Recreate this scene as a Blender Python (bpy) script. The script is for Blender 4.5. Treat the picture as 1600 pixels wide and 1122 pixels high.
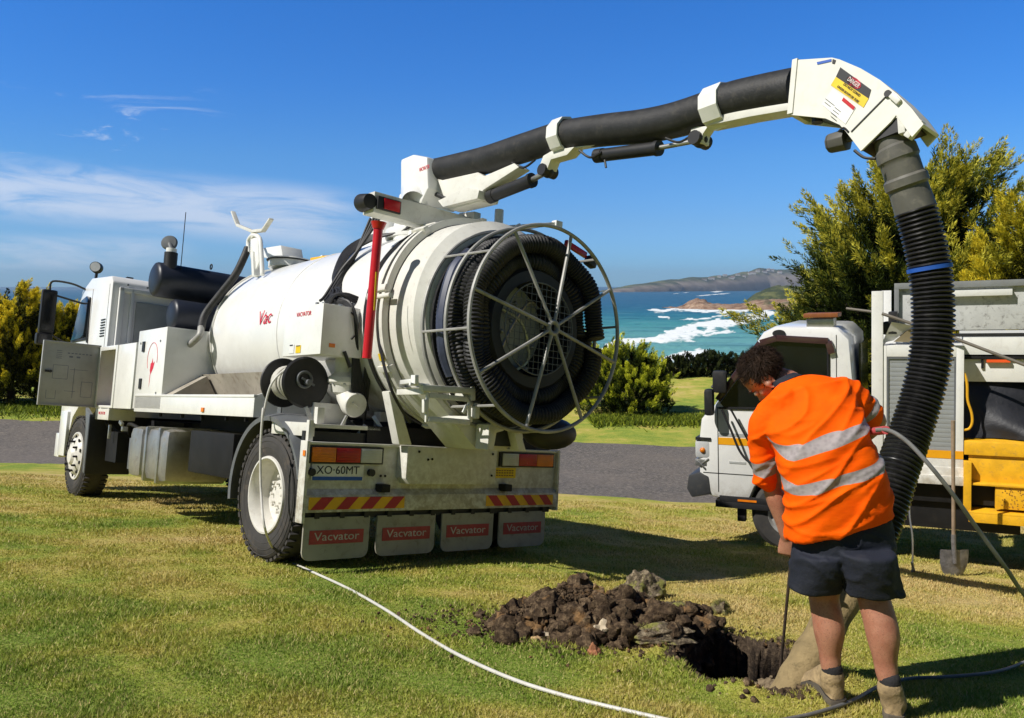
import bpy, bmesh, math, random
import numpy as np
from mathutils import Vector, Matrix, Euler, noise as mnoise

for _o in list(bpy.data.objects): bpy.data.objects.remove(_o)
SC = bpy.context.scene
COL = SC.collection
R = math.radians
rnd = random.Random(7)
nrs = np.random.RandomState(11)

# ------------------------------------------------------------------ camera
FPX = 1291.69
PITCH = math.atan((561 - 448) / FPX)
cam_d = bpy.data.cameras.new('camera'); cam = bpy.data.objects.new('camera', cam_d); COL.objects.link(cam)
cam_d.sensor_width = 36.0; cam_d.lens = 36.0 * FPX / 1600.0
cam_d.clip_start = 0.05; cam_d.clip_end = 120000.0
cam.location = (0, 0, 0); cam.rotation_euler = (math.pi / 2 - PITCH, 0, 0)
SC.camera = cam

# ------------------------------------------------------------------ world, sun, exposure
SUN_AZ = R(24)        # shadows run towards (cos, sin) of this on the ground
SUN_EL = R(47)
to_sun = Vector((-math.cos(SUN_AZ) * math.cos(SUN_EL), -math.sin(SUN_AZ) * math.cos(SUN_EL), math.sin(SUN_EL)))
sun_d = bpy.data.lights.new('sun', 'SUN'); sun = bpy.data.objects.new('sun', sun_d); COL.objects.link(sun)
sun_d.energy = 4.0; sun_d.angle = R(0.5); sun_d.color = (1.0, 0.955, 0.88)
sun.rotation_euler = to_sun.to_track_quat('Z', 'Y').to_euler()
sun.location = (-6, -4, 9)
SC.view_settings.view_transform = 'Standard'; SC.view_settings.look = 'None'
SC.view_settings.exposure = 0.42; SC.view_settings.gamma = 1.0
SC.cycles.max_bounces = 6; SC.cycles.diffuse_bounces = 3; SC.cycles.transparent_max_bounces = 8


class NT:
    """small helper round a node tree"""
    def __init__(s, tree): s.t = tree; s.n = tree.nodes; s.l = tree.links
    def new(s, typ, **kw):
        n = s.n.new(typ)
        for k, v in kw.items(): setattr(n, k, v)
        return n
    def put(s, sock, v):
        if isinstance(v, bpy.types.NodeSocket): s.l.new(v, sock)
        elif isinstance(v, (tuple, list)) and len(v) == 3 and sock.type == 'RGBA': sock.default_value = (*v, 1)
        else: sock.default_value = v
    def math(s, op, a, b=0.0, c=None, clamp=False):
        n = s.new('ShaderNodeMath', operation=op, use_clamp=clamp); s.put(n.inputs[0], a); s.put(n.inputs[1], b)
        if c is not None: s.put(n.inputs[2], c)
        return n.outputs[0]
    def mix(s, f, a, b, blend='MIX'):
        n = s.new('ShaderNodeMix', data_type='RGBA', blend_type=blend); n.clamp_factor = True
        s.put(n.inputs['Factor'], f); s.put(n.inputs[6], a); s.put(n.inputs[7], b)
        return n.outputs[2]
    def noise(s, vec, scale, detail=3.0, rough=0.55, dist=0.0, out=0):
        n = s.new('ShaderNodeTexNoise'); s.put(n.inputs['Vector'], vec)
        n.inputs['Scale'].default_value = scale; n.inputs['Detail'].default_value = detail
        n.inputs['Roughness'].default_value = rough; n.inputs['Distortion'].default_value = dist
        return n.outputs[out]
    def ramp(s, f, stops):
        n = s.new('ShaderNodeValToRGB'); s.put(n.inputs[0], f); e = n.color_ramp.elements
        while len(e) > 1: e.remove(e[-1])
        for i, (p, c) in enumerate(stops):
            if not isinstance(c, (tuple, list)): c = (c, c, c)
            k = e[0] if i == 0 else e.new(p)
            k.position = p; k.color = (*c[:3], 1)
        return n.outputs[0]
    def vmul(s, vec, k):
        n = s.new('ShaderNodeVectorMath', operation='MULTIPLY'); s.put(n.inputs[0], vec); n.inputs[1].default_value = k
        return n.outputs[0]
    def smooth(s, x, a, b):
        n = s.new('ShaderNodeMapRange', interpolation_type='SMOOTHSTEP'); s.put(n.inputs[0], x)
        n.inputs[1].default_value = a; n.inputs[2].default_value = b
        return n.outputs[0]


w = bpy.data.worlds.new("World"); SC.world = w; w.use_nodes = True
W = NT(w.node_tree); W.n.clear()
sky = W.new('ShaderNodeTexSky', sky_type='NISHITA'); sky.sun_disc = False
sky.sun_elevation = SUN_EL; sky.sun_rotation = math.atan2(to_sun.x, to_sun.y)
sky.altitude = 30; sky.air_density = 1.0; sky.dust_density = 0.15; sky.ozone_density = 2.2
hs = W.new('ShaderNodeHueSaturation'); hs.inputs['Saturation'].default_value = 1.22; hs.inputs['Value'].default_value = 1.0
hs.inputs['Hue'].default_value = 0.5
W.l.new(sky.outputs[0], hs.inputs['Color'])
tc = W.new('ShaderNodeTexCoord'); sx = W.new('ShaderNodeSeparateXYZ'); W.l.new(tc.outputs['Generated'], sx.inputs[0])
yy = W.math('MAXIMUM', sx.outputs[1], 0.05)
ca = W.math('DIVIDE', sx.outputs[0], yy); ce = W.math('DIVIDE', sx.outputs[2], yy)
cv = W.new('ShaderNodeCombineXYZ'); W.put(cv.inputs[0], ca); W.put(cv.inputs[1], W.math('MULTIPLY', W.math('ADD', ce, W.math('MULTIPLY', ca, 0.10)), 5.5))
nz = W.noise(cv.outputs[0], 6.5, 8.0, 0.66, 0.7)
nz2 = W.noise(cv.outputs[0], 2.2, 3.0, 0.5)
def win(x, a, b, c, d): return W.math('MULTIPLY', W.smooth(x, a, b), W.math('SUBTRACT', 1.0, W.smooth(x, c, d)))
ctr = W.math('ADD', W.math('MULTIPLY', ca, -0.10), 0.055)          # the bank thins out and sinks to the right
bd = W.math('SUBTRACT', ce, ctr)
bank = W.math('MULTIPLY', win(bd, -.045, -.010, .018, .050), W.math('SUBTRACT', 1.0, W.smooth(ca, -0.24, -0.15)))
bank = W.math('MAXIMUM', bank, W.math('MULTIPLY', W.math('MULTIPLY', win(ce, 0.012, 0.03, 0.045, 0.07), W.math('SUBTRACT', 1.0, W.smooth(ca, -0.46, -0.36))), .8))
wisp = W.math('MULTIPLY', win(ce, 0.145, 0.165, 0.19, 0.25), W.math('SUBTRACT', 1.0, W.smooth(ca, -0.42, -0.28)))
cl = W.math('MULTIPLY', bank, W.smooth(W.math('ADD', nz, W.math('MULTIPLY', nz2, 0.45)), 0.48, 0.88))
cl2 = W.math('MULTIPLY', wisp, W.smooth(nz, 0.55, 0.68))
cm = W.math('MULTIPLY', W.math('MAXIMUM', W.math('MULTIPLY', cl, 0.74), W.math('MULTIPLY', cl2, 0.55)), W.math('GREATER_THAN', sx.outputs[1], 0.1))
# clear marine air: the blue deepens upward, hardly any yellow at the horizon; last stop dims the unseen sky above and behind to deepen shade
tint = W.ramp(W.math('MULTIPLY', ce, 2.0), [(0.0, (.118, .275, .60)), (.05, (.125, .27, .55)), (.15, (.150, .265, .46)), (.31, (.160, .30, .47)), (.48, (.130, .30, .51)), (.76, (.110, .31, .54)), (1.0, (.050, .095, .14))])
t2 = W.new('ShaderNodeVectorMath', operation='MULTIPLY'); W.put(t2.inputs[0], hs.outputs[0]); W.put(t2.inputs[1], tint)
t3 = W.new('ShaderNodeVectorMath', operation='SCALE'); W.put(t3.inputs[0], t2.outputs[0]); t3.inputs['Scale'].default_value = 2.0
skyc = W.mix(cm, t3.outputs[0], (4.9, 5.5, 6.6))
bg = W.new('ShaderNodeBackground'); W.l.new(skyc, bg.inputs[0]); bg.inputs[1].default_value = 0.106
wo = W.new('ShaderNodeOutputWorld'); W.l.new(bg.outputs[0], wo.inputs[0])


# ------------------------------------------------------------------ frames: truck, utility truck, ground
def frame(o, yaw, pit, rol):
    m = Matrix.Rotation(yaw, 3, 'Z') @ Matrix.Rotation(pit, 3, 'X') @ Matrix.Rotation(rol, 3, 'Y')
    return Matrix.Translation(Vector(o)) @ m.to_4x4()
TRUCK_M = frame((-1.9568, 6.2523, -2.1116), .7359, -.096, .1593)
VAN_M = Matrix.Scale(1.12, 4) @ frame((3.37546, 7.38118, -2.52669), 1.1008, -.0348, .0011)
_n = TRUCK_M.to_3x3() @ Vector((0, 0, 1)); _o = TRUCK_M.translation
CF = math.cos(PITCH); SF = math.sin(PITCH)
def P(px, py, d):
    """world point seen at photo pixel (px,py) at forward distance d: used to measure places in the photo"""
    u = (px - 800) / FPX; v = (561 - py) / FPX
    return Vector((u * d, (CF + v * SF) * d, (-SF + v * CF) * d))
# Forward distance in P is measured along the optical axis.

HOLE = (1.17, 3.98); HRX, HRY = .33, .46
def sst(t): t = np.clip(t, 0, 1); return t * t * (3 - 2 * t)
def road_v(x, y): return (x - 3.1) * .2075 + (y - 13.5) * .978
def gz(x, y, hole=True):
    x = np.asarray(x, float); y = np.asarray(y, float)
    zp = _o.z - (_n.x * (x - _o.x) + _n.y * (y - _o.y)) / _n.z
    xr = np.clip(x, -8, 6); zp = zp + (_n.x / _n.z) * (x - xr)      # the crossfall levels out to both sides
    zr = -3.74 - 0.006 * (y - 15)
    k = 0.5; h = np.clip(0.5 + 0.5 * (zp - zr) / k, 0, 1)
    z = zr + (zp - zr) * h + k * h * (1 - h)
    z = z + 0.25 * sst((y - 24) / 10) * np.sin(x * .11 + 1)
    z = z - 23.0 * sst((y - 37) / 34)
    z = z + 0.012 * np.sin(x * 2.1 + y * 1.3) * np.sin(x * 0.7 - y * 1.9 + 1) * sst((y - 2) / 3)
    if hole:
        dx = x - HOLE[0]; dy = y - HOLE[1]
        a = np.arctan2(dy, dx); rr = hole_r(x, y)
        z = z - 1.0 * sst((1.02 - rr) / 0.24) + 0.05 * np.exp(-((rr - 1.25) / 0.18) ** 2) * (0.6 + 0.4 * np.sin(9 * a))
    return z
def gzf(x, y): return float(gz(x, y))
def hole_r(x, y):
    dx = x - HOLE[0]; dy = y - HOLE[1]; a = np.arctan2(dy, dx)
    rr = np.sqrt((dx / HRX) ** 2 + (dy / HRY) ** 2)
    return rr + 0.05 * np.sin(3 * a + 0.5) + 0.045 * np.sin(7 * a + 2) + 0.025 * np.sin(13 * a)


# ------------------------------------------------------------------ object helpers
def tag(o, label=None, cat=None, group=None, kind=None):
    if label: o['label'] = label
    if cat: o['category'] = cat
    if group: o['group'] = group
    if kind: o['kind'] = kind
    return o
def empty(name, M, label, cat, group=None):
    o = bpy.data.objects.new(name, None); COL.objects.link(o); o.empty_display_size = 0.3
    o.matrix_world = M
    return tag(o, label, cat, group)
def sharp(me, ang=32):
    if len(me.polygons):
        me.polygons.foreach_set('use_smooth', [True] * len(me.polygons))
        me.set_sharp_from_angle(angle=R(ang))
def link(name, me, mats, parent=None):
    if not isinstance(mats, (list, tuple)): mats = [mats]
    for m in mats: me.materials.append(m)
    o = bpy.data.objects.new(name, me); COL.objects.link(o)
    if parent is not None: o.parent = parent
    return o
def np_mesh(name, V, F, smooth=False):
    V = np.asarray(V, np.float32); F = np.asarray(F, np.int32)
    me = bpy.data.meshes.new(name); k = F.shape[1]
    me.vertices.add(len(V)); me.vertices.foreach_set('co', V.ravel())
    me.loops.add(F.size); me.loops.foreach_set('vertex_index', F.ravel())
    me.polygons.add(len(F)); me.polygons.foreach_set('loop_start', np.arange(0, F.size, k, dtype=np.int32))
    me.update(calc_edges=True)
    if smooth: me.polygons.foreach_set('use_smooth', [True] * len(F))
    return me
def fattr(me, name, vals):
    a = me.attributes.new(name, 'FLOAT', 'POINT'); a.data.foreach_set('value', np.asarray(vals, np.float32))

class MB:
    """collects shapes, builds ONE mesh object"""
    def __init__(s): s.v = []; s.f = []; s.m = []; s.cur = 0
    def mat(s, i): s.cur = i; return s
    def add(s, vs, fs):
        b = len(s.v); s.v += [tuple(v) for v in vs]
        for f in fs: s.f.append(tuple(b + i for i in f)); s.m.append(s.cur)
        return s
    def box(s, c, d, rot=None):
        x, y, z = d[0] / 2, d[1] / 2, d[2] / 2; c = Vector(c)
        vs = [Vector((i * x, j * y, k * z)) for i in (-1, 1) for j in (-1, 1) for k in (-1, 1)]
        if rot is not None:
            Mx = rot if isinstance(rot, Matrix) else Euler([R(a) for a in rot]).to_matrix()
            vs = [Mx @ v for v in vs]
        return s.add([c + v for v in vs], [(0, 1, 3, 2), (4, 6, 7, 5), (0, 4, 5, 1), (2, 3, 7, 6), (0, 2, 6, 4), (1, 5, 7, 3)])
    def bb(s, x0, x1, y0, y1, z0, z1): return s.box(((x0 + x1) / 2, (y0 + y1) / 2, (z0 + z1) / 2), (abs(x1 - x0), abs(y1 - y0), abs(z1 - z0)))
    def bar(s, a, b, w, h, up=(0, 0, 1)):
        a = Vector(a); b = Vector(b); z = (b - a); L = z.length; z.normalize()
        u = Vector(up); x = z.cross(u); x = x.normalized() if x.length > 1e-4 else z.orthogonal().normalized(); y = x.cross(z)
        return s.box((a + b) / 2, (w, h, L), Matrix((x, y, z)).transposed())
    def cyl(s, a, b, r0, r1=None, n=20, caps=True):
        if r1 is None: r1 = r0
        a = Vector(a); b = Vector(b); z = (b - a).normalized(); x = z.orthogonal().normalized(); y = z.cross(x)
        vs = []
        for p, r in ((a, r0), (b, r1)):
            for i in range(n):
                t = 2 * math.pi * i / n; vs.append(p + (x * math.cos(t) + y * math.sin(t)) * r)
        fs = [(i, (i + 1) % n, n + (i + 1) % n, n + i) for i in range(n)]
        if caps: fs += [tuple(range(n - 1, -1, -1)), tuple(range(n, 2 * n))]
        return s.add(vs, fs)
    def lathe(s, prof, o, axis, n=40, x=None, close=False):
        """prof: list of (distance along axis, radius)"""
        o = Vector(o); z = Vector(axis).normalized(); x = (Vector(x).normalized() if x else z.orthogonal().normalized()); y = z.cross(x)
        vs = []; fs = []
        for (h, r) in prof:
            for i in range(n):
                t = 2 * math.pi * i / n; vs.append(o + z * h + (x * math.cos(t) + y * math.sin(t)) * max(r, 1e-4))
        m = len(prof)
        for k in range(m - 1 + (1 if close else 0)):
            a = k * n; b = ((k + 1) % m) * n
            for i in range(n): fs.append((a + i, a + (i + 1) % n, b + (i + 1) % n, b + i))
        return s.add(vs, fs)
    def tube(s, pts, r, n=10, closed=False, caps=True):
        pts = [Vector(p) for p in pts]; m = len(pts); rr = r if isinstance(r, (list, tuple)) else [r] * m
        vs = []; fs = []; pn = None
        for i, p in enumerate(pts):
            if closed: t = pts[(i + 1) % m] - pts[i - 1]
            else: t = pts[min(i + 1, m - 1)] - pts[max(i - 1, 0)]
            t.normalize()
            if pn is None: pn = t.orthogonal().normalized()
            else:
                pn = pn - t * pn.dot(t)
                pn = pn.normalized() if pn.length > 1e-6 else t.orthogonal().normalized()
            q = t.cross(pn)
            for k in range(n):
                a = 2 * math.pi * k / n; vs.append(p + (pn * math.cos(a) + q * math.sin(a)) * rr[i])
        for i in range(m if closed else m - 1):
            a = i * n; b = ((i + 1) % m) * n
            for k in range(n): fs.append((a + k, a + (k + 1) % n, b + (k + 1) % n, b + k))
        if caps and not closed: fs += [tuple(range(n - 1, -1, -1)), tuple((m - 1) * n + k for k in range(n))]
        return s.add(vs, fs)
    def ring(s, c, axis, R0, r, n=56, k=8, a0=0, a1=360, x=None):
        c = Vector(c); z = Vector(axis).normalized(); x = Vector(x).normalized() if x else z.orthogonal().normalized(); y = z.cross(x)
        full = abs(a1 - a0) >= 359.9; m = n if full else n + 1
        pts = [c + (x * math.cos(R(a0 + (a1 - a0) * i / n)) + y * math.sin(R(a0 + (a1 - a0) * i / n))) * R0 for i in range(m)]
        return s.tube(pts, r, k, closed=full)
    def prism(s, poly, axis, a, b):
        """poly in the two other coordinates (in xyz order), extruded along axis from a to b"""
        def mk(p, q):
            if axis == 'X': return (q, p[0], p[1])
            if axis == 'Y': return (p[0], q, p[1])
            return (p[0], p[1], q)
        n = len(poly); vs = [mk(p, a) for p in poly] + [mk(p, b) for p in poly]
        fs = [tuple(range(n - 1, -1, -1)), tuple(range(n, 2 * n))] + [(i, (i + 1) % n, n + (i + 1) % n, n + i) for i in range(n)]
        return s.add(vs, fs)
    def loft(s, rings, caps=True):
        n = len(rings[0]); vs = [v for r in rings for v in r]; fs = []
        for k in range(len(rings) - 1):
            for i in range(n): fs.append((k * n + i, k * n + (i + 1) % n, (k + 1) * n + (i + 1) % n, (k + 1) * n + i))
        if caps: fs += [tuple(range(n - 1, -1, -1)), tuple((len(rings) - 1) * n + i for i in range(n))]
        return s.add(vs, fs)
    def sphere(s, c, r, n=16, m=10, sc=(1, 1, 1)):
        c = Vector(c); rings = []
        for j in range(m + 1):
            t = math.pi * j / m; rr = max(math.sin(t), 1e-3)
            rings.append([c + Vector((math.cos(2 * math.pi * i / n) * rr * r * sc[0], math.sin(2 * math.pi * i / n) * rr * r * sc[1], -math.cos(t) * r * sc[2])) for i in range(n)])
        return s.loft(rings)
    def mesh(s, name, ang=32, bevel=0):
        bm = bmesh.new(); vv = [bm.verts.new(v) for v in s.v]
        for f, mi in zip(s.f, s.m):
            try:
                fc = bm.faces.new([vv[i] for i in f]); fc.material_index = mi
            except ValueError: pass
        bmesh.ops.recalc_face_normals(bm, faces=bm.faces)
        if bevel > 0:
            es = [e for e in bm.edges if len(e.link_faces) == 2 and e.calc_face_angle(0) > R(38)]
            if es: bmesh.ops.bevel(bm, geom=es, offset=bevel, segments=2, profile=0.6, affect='EDGES', clamp_overlap=True)
        me = bpy.data.meshes.new(name); bm.to_mesh(me); bm.free(); sharp(me, ang)
        return me
    def build(s, name, mats, parent=None, bevel=0, ang=32, label=None):
        o = link(name, s.mesh(name, ang, bevel), mats, parent)
        if label: o['label'] = label
        return o

def cat_rom(pts, n=8):
    pts = [Vector(p) for p in pts]; out = []
    for i in range(len(pts) - 1):
        p0 = pts[max(i - 1, 0)]; p1 = pts[i]; p2 = pts[i + 1]; p3 = pts[min(i + 2, len(pts) - 1)]
        for k in range(n):
            t = k / n; t2 = t * t; t3 = t2 * t
            out.append(0.5 * ((2 * p1) + (p2 - p0) * t + (2 * p0 - 5 * p1 + 4 * p2 - p3) * t2 + (3 * p1 - p0 - 3 * p2 + p3) * t3))
    out.append(pts[-1]); return out

def text(s, name, size, o, xd, yd, mat, parent, bold=0.0, shear=0.0, width=None, h=0.0015, align='CENTER'):
    """lettering as a thin mesh whose lines run along xd with up along yd, middle at o"""
    c = bpy.data.curves.new(name, 'FONT'); c.body = s; c.size = size; c.align_x = align; c.align_y = 'CENTER'
    c.extrude = h / 2; c.offset = bold; c.shear = shear; c.resolution_u = 3
    t = bpy.data.objects.new(name, c); COL.objects.link(t)
    dg = bpy.context.evaluated_depsgraph_get(); me = bpy.data.meshes.new_from_object(t.evaluated_get(dg))
    bpy.data.objects.remove(t); bpy.data.curves.remove(c)
    n = len(me.vertices); V = np.empty(n * 3, np.float32); me.vertices.foreach_get('co', V); V = V.reshape(-1, 3)
    if width: V[:, 0] *= width / max(1e-6, V[:, 0].max() - V[:, 0].min())
    x = Vector(xd).normalized(); y = Vector(yd).normalized(); z = x.cross(y)
    Mx = np.array([list(x), list(y), list(z)]); V2 = V @ Mx + np.array(list(Vector(o) + z * (h / 2)))
    me.vertices.foreach_set('co', V2.astype(np.float32).ravel()); me.update()
    me.materials.clear()
    return link(name, me, mat, parent)


# ------------------------------------------------------------------ materials
MC = {}
def mat(name, col, rough=0.5, metal=0.0, var=0.12, dirt=0.0, dirtcol=(.16, .12, .07), scale=6.0, bump=0.0, bscale=40.0, coat=0.0, spec=0.5, trans=0.0, ior=1.45, emis=None, low=None):
    if name in MC: return MC[name]
    m = bpy.data.materials.new(name); m.use_nodes = True; T = NT(m.node_tree)
    b = T.n['Principled BSDF']; g = T.new('ShaderNodeTexCoord').outputs['Object']
    n1 = T.noise(g, scale, 5.0, 0.6)
    d = tuple(max(0, c * (1 - var)) for c in col); u = tuple(min(1, c * (1 + var * .6)) for c in col)
    c = T.mix(T.smooth(n1, .3, .7), d, u)
    if dirt > 0:
        n2 = T.noise(g, scale * 2.7, 8.0, 0.68, 0.4)
        f = T.math('MULTIPLY', T.smooth(n2, .50, .74), dirt)
        if low:                                   # road dirt that collects on the lower panels: (z full, z none)
            z = T.new('ShaderNodeSeparateXYZ'); T.put(z.inputs[0], g)
            f = T.math('MAXIMUM', f, T.math('MULTIPLY', T.math('SUBTRACT', 1.0, T.smooth(z.outputs[2], low[0], low[1])), T.smooth(n2, .30, .66)))
            f = T.math('MINIMUM', f, .8)
        c = T.mix(f, c, dirtcol)
        T.put(b.inputs['Roughness'], T.math('ADD', rough, T.math('MULTIPLY', f, .35)))
    else:
        T.put(b.inputs['Roughness'], T.math('ADD', rough - .05, T.math('MULTIPLY', n1, .12)))
    T.put(b.inputs['Base Color'], c); b.inputs['Metallic'].default_value = metal
    b.inputs['Specular IOR Level'].default_value = spec; b.inputs['Coat Weight'].default_value = coat; b.inputs['Coat Roughness'].default_value = .08
    b.inputs['Transmission Weight'].default_value = trans; b.inputs['IOR'].default_value = ior
    if emis: b.inputs['Emission Color'].default_value = (*emis, 1); b.inputs['Emission Strength'].default_value = 1
    if bump > 0:
        bp = T.new('ShaderNodeBump'); bp.inputs['Strength'].default_value = 1.0; bp.inputs['Distance'].default_value = bump
        T.put(bp.inputs['Height'], T.noise(g, bscale, 6.0, .6)); T.l.new(bp.outputs[0], b.inputs['Normal'])
    MC[name] = m; return m
# ================================================================== SETTING
def grass_color(T, g, soil=None):
    """patches of straw and green turf, in world coordinates"""
    a = T.noise(g, 0.55, 4.0, .6, .3); b = T.noise(g, 3.2, 4.0, .65); c = T.noise(g, 38.0, 3.0, .7)
    xyz = T.new('ShaderNodeSeparateXYZ'); T.put(xyz.inputs[0], g)
    # greener close to the camera and down-slope, drier across the middle
    gr = T.math('MULTIPLY', T.math('SUBTRACT', 1.0, T.smooth(T.math('ADD', xyz.outputs[1], T.math('MULTIPLY', xyz.outputs[0], .12)), 3.2, 6.4)), .20)
    far = T.math('MULTIPLY', T.smooth(xyz.outputs[1], 11.0, 20.0), .14)
    k = T.math('ADD', T.math('ADD', T.math('MULTIPLY', T.math('SUBTRACT', a, .14), 1.35), T.math('MULTIPLY', b, .50)), T.math('ADD', gr, far))
    col = T.ramp(k, [(.52, (.78, .58, .25)), (.66, (.70, .56, .17)), (.78, (.54, .50, .085)), (.90, (.36, .44, .045)), (1.0, (.22, .36, .03))])
    col = T.mix(T.math('MULTIPLY', T.smooth(c, .35, .7), .45), col, (.52, .44, .17))
    col = T.mix(T.math('MULTIPLY', T.smooth(c, .62, .3), .40), col, (.12, .125, .025))
    return col

def ground_mat():
    m = bpy.data.materials.new('turf'); m.use_nodes = True; T = NT(m.node_tree); b = T.n['Principled BSDF']
    g = T.new('ShaderNodeTexCoord').outputs['Object']
    col = grass_color(T, g)
    at = T.new('ShaderNodeAttribute', attribute_name='soil').outputs['Fac']
    sn = T.noise(g, 30.0, 6.0, .7)
    soil = T.ramp(sn, [(.3, (.030, .020, .014)), (.5, (.085, .060, .040)), (.7, (.20, .145, .09))])
    ct = T.new('ShaderNodeAttribute', attribute_name='dug_shade').outputs['Fac']
    soil = T.mix(ct, soil, T.ramp(sn, [(.3, (.006, .004, .003)), (.5, (.016, .011, .008)), (.7, (.050, .034, .022))]))  # dug walls: dark fresh topsoil, blackened further to paint in the hole's shade
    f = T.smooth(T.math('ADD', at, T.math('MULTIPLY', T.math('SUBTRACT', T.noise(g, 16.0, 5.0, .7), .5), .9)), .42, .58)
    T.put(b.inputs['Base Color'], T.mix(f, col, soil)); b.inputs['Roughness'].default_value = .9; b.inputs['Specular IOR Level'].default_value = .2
    bp = T.new('ShaderNodeBump'); bp.inputs['Distance'].default_value = .03; bp.inputs['Strength'].default_value = .9
    T.put(bp.inputs['Height'], T.math('ADD', T.noise(g, 60.0, 4.0, .7), T.math('MULTIPLY', T.noise(g, 9.0, 3.0, .6), 1.2))); T.l.new(bp.outputs[0], b.inputs['Normal'])
    return m
TURF = ground_mat()

def axis_lines(spans):
    out = []
    for a, b, s in spans: out += list(np.arange(a, b - 1e-6, s))
    return np.array(out + [spans[-1][1]])
xs = axis_lines([(-700, -120, 40), (-120, -40, 8), (-40, -12, 1.5), (-12, -1, .4), (-1, .4, .12), (.4, 1.5, .014), (1.5, 3, .1), (3, 12, .4), (12, 40, 1.5), (40, 120, 8), (120, 720, 40)])
ys = axis_lines([(-30, 0, 3), (0, 2.6, .4), (2.6, 3.2, .1), (3.2, 4.4, .014), (4.4, 6, .1), (6, 20, .4), (20, 45, 1), (45, 75, 2.5)])
GX, GY = np.meshgrid(xs, ys); GZ = gz(GX, GY)
nx_, ny_ = len(xs), len(ys)
I = (np.arange(ny_ - 1)[:, None] * nx_ + np.arange(nx_ - 1)[None, :]).ravel()
near_hole = hole_r(GX, GY)
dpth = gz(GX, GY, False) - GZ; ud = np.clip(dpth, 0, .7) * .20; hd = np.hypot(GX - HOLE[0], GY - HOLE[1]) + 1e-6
GX2, GY2 = GX + (GX - HOLE[0]) / hd * ud, GY + (GY - HOLE[1]) / hd * ud; rn_ = (.030 * np.sin(GX * 37 + 2 * np.sin(dpth * 21)) * np.sin(GY * 31 + dpth * 17) + .020 * np.sin(GX * 83 + dpth * 60) * np.sin(dpth * 45 + GY * 71)) * np.clip(dpth / .1, 0, 1)
GX, GY = GX2 + (GX - HOLE[0]) / hd * rn_, GY2 + (GY - HOLE[1]) / hd * rn_
jit = np.where(near_hole < 1.15, 0.012, 0)
GX = GX + jit * nrs.randn(*GX.shape) * .6; GZ = GZ + jit * nrs.randn(*GX.shape) * .8
me = np_mesh('ground', np.stack([GX.ravel(), GY.ravel(), GZ.ravel()], 1), np.stack([I, I + 1, I + nx_ + 1, I + nx_], 1), True)
hr = near_hole.ravel()
HEAP = [(.40, 4.52, .48, .26), (.70, 4.58, .40, .26), (.95, 4.35, .25, .18)]
soil = np.exp(-np.clip(hr - 1.0, 0, None) ** 2 / .05)
for (hx, hy, a, b_) in HEAP: soil = np.maximum(soil, np.exp(-np.clip(np.hypot((GX.ravel() - hx) / a, (GY.ravel() - hy) / b_) - .8, 0, None) ** 2 / .06))
fattr(me, 'soil', soil); fattr(me, 'dug_shade', sst(dpth.ravel() / .08))
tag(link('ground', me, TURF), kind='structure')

# road: a sheet following the ground, worn edges
def road_mat():
    m = bpy.data.materials.new('asphalt'); m.use_nodes = True; T = NT(m.node_tree); b = T.n['Principled BSDF']
    g = T.new('ShaderNodeTexCoord').outputs['Object']
    n = T.noise(g, 15.0, 8.0, .9); p = T.noise(g, .5, 4.0, .6)
    c = T.ramp(n, [(.36, (.035, .032, .030)), (.52, (.125, .112, .102)), (.64, (.38, .33, .28))])
    c = T.mix(T.math('MULTIPLY', T.smooth(T.noise(g, 5.0, 5.0, .7), .5, .72), .5), c, (.26, .22, .18))
    c = T.mix(T.math('MULTIPLY', T.smooth(p, .35, .7), .45), c, (.19, .16, .135))
    T.put(b.inputs['Base Color'], c); b.inputs['Roughness'].default_value = .85
    bp = T.new('ShaderNodeBump'); bp.inputs['Distance'].default_value = .012; T.put(bp.inputs['Height'], n); T.l.new(bp.outputs[0], b.inputs['Normal'])
    return m
V = []; nU, nW = 400, 10
d_ = Vector((.978, -.2075)); nn = Vector((.2075, .978))
for i in range(nU + 1):
    u = -75 + 150 * i / nU
    e0 = .10 * mnoise.noise(Vector((u * 1.3, 0, 0))) + .06 * mnoise.noise(Vector((u * 6, 3, 0)))
    e1 = 6.0 - .012 * u + .12 * mnoise.noise(Vector((u * 1.1, 9, 0)))
    for j in range(nW + 1):
        v = e0 + (e1 - e0) * j / nW
        x = 3.1 + d_.x * u + nn.x * v; y = 13.5 + d_.y * u + nn.y * v
        V.append((x, y, gzf(x, y) + .025 - (.03 if j in (0, nW) else 0)))
F = [(i * (nW + 1) + j, (i + 1) * (nW + 1) + j, (i + 1) * (nW + 1) + j + 1, i * (nW + 1) + j + 1) for i in range(nU) for j in range(nW)]
tag(link('road', np_mesh('road', V, F, True), road_mat()), kind='structure')

# ---- grass blades: one 'stuff' object
def blade_mat():
    m = bpy.data.materials.new('grass_blades'); m.use_nodes = True; T = NT(m.node_tree); b = T.n['Principled BSDF']
    g = T.new('ShaderNodeTexCoord').outputs['Object']
    col = grass_color(T, g)
    rn = T.new('ShaderNodeAttribute', attribute_name='rnd').outputs['Fac']
    col = T.mix(T.smooth(rn, .72, .95), col, (.62, .52, .22))
    col = T.mix(T.math('MULTIPLY', T.smooth(rn, .35, .05), .6), col, (.14, .20, .022))
    T.put(b.inputs['Base Color'], col); b.inputs['Roughness'].default_value = .6; b.inputs['Specular IOR Level'].default_value = .25
    tr = T.new('ShaderNodeBsdfTranslucent'); T.put(tr.inputs[0], col)
    ms = T.new('ShaderNodeMixShader'); ms.inputs[0].default_value = .3
    T.l.new(b.outputs[0], ms.inputs[1]); T.l.new(tr.outputs[0], ms.inputs[2]); T.l.new(ms.outputs[0], T.n['Material Output'].inputs[0])
    return m
NB = 420000
dd = 2.5 * np.exp(nrs.rand(NB) * math.log(13.2 / 2.5))
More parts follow.
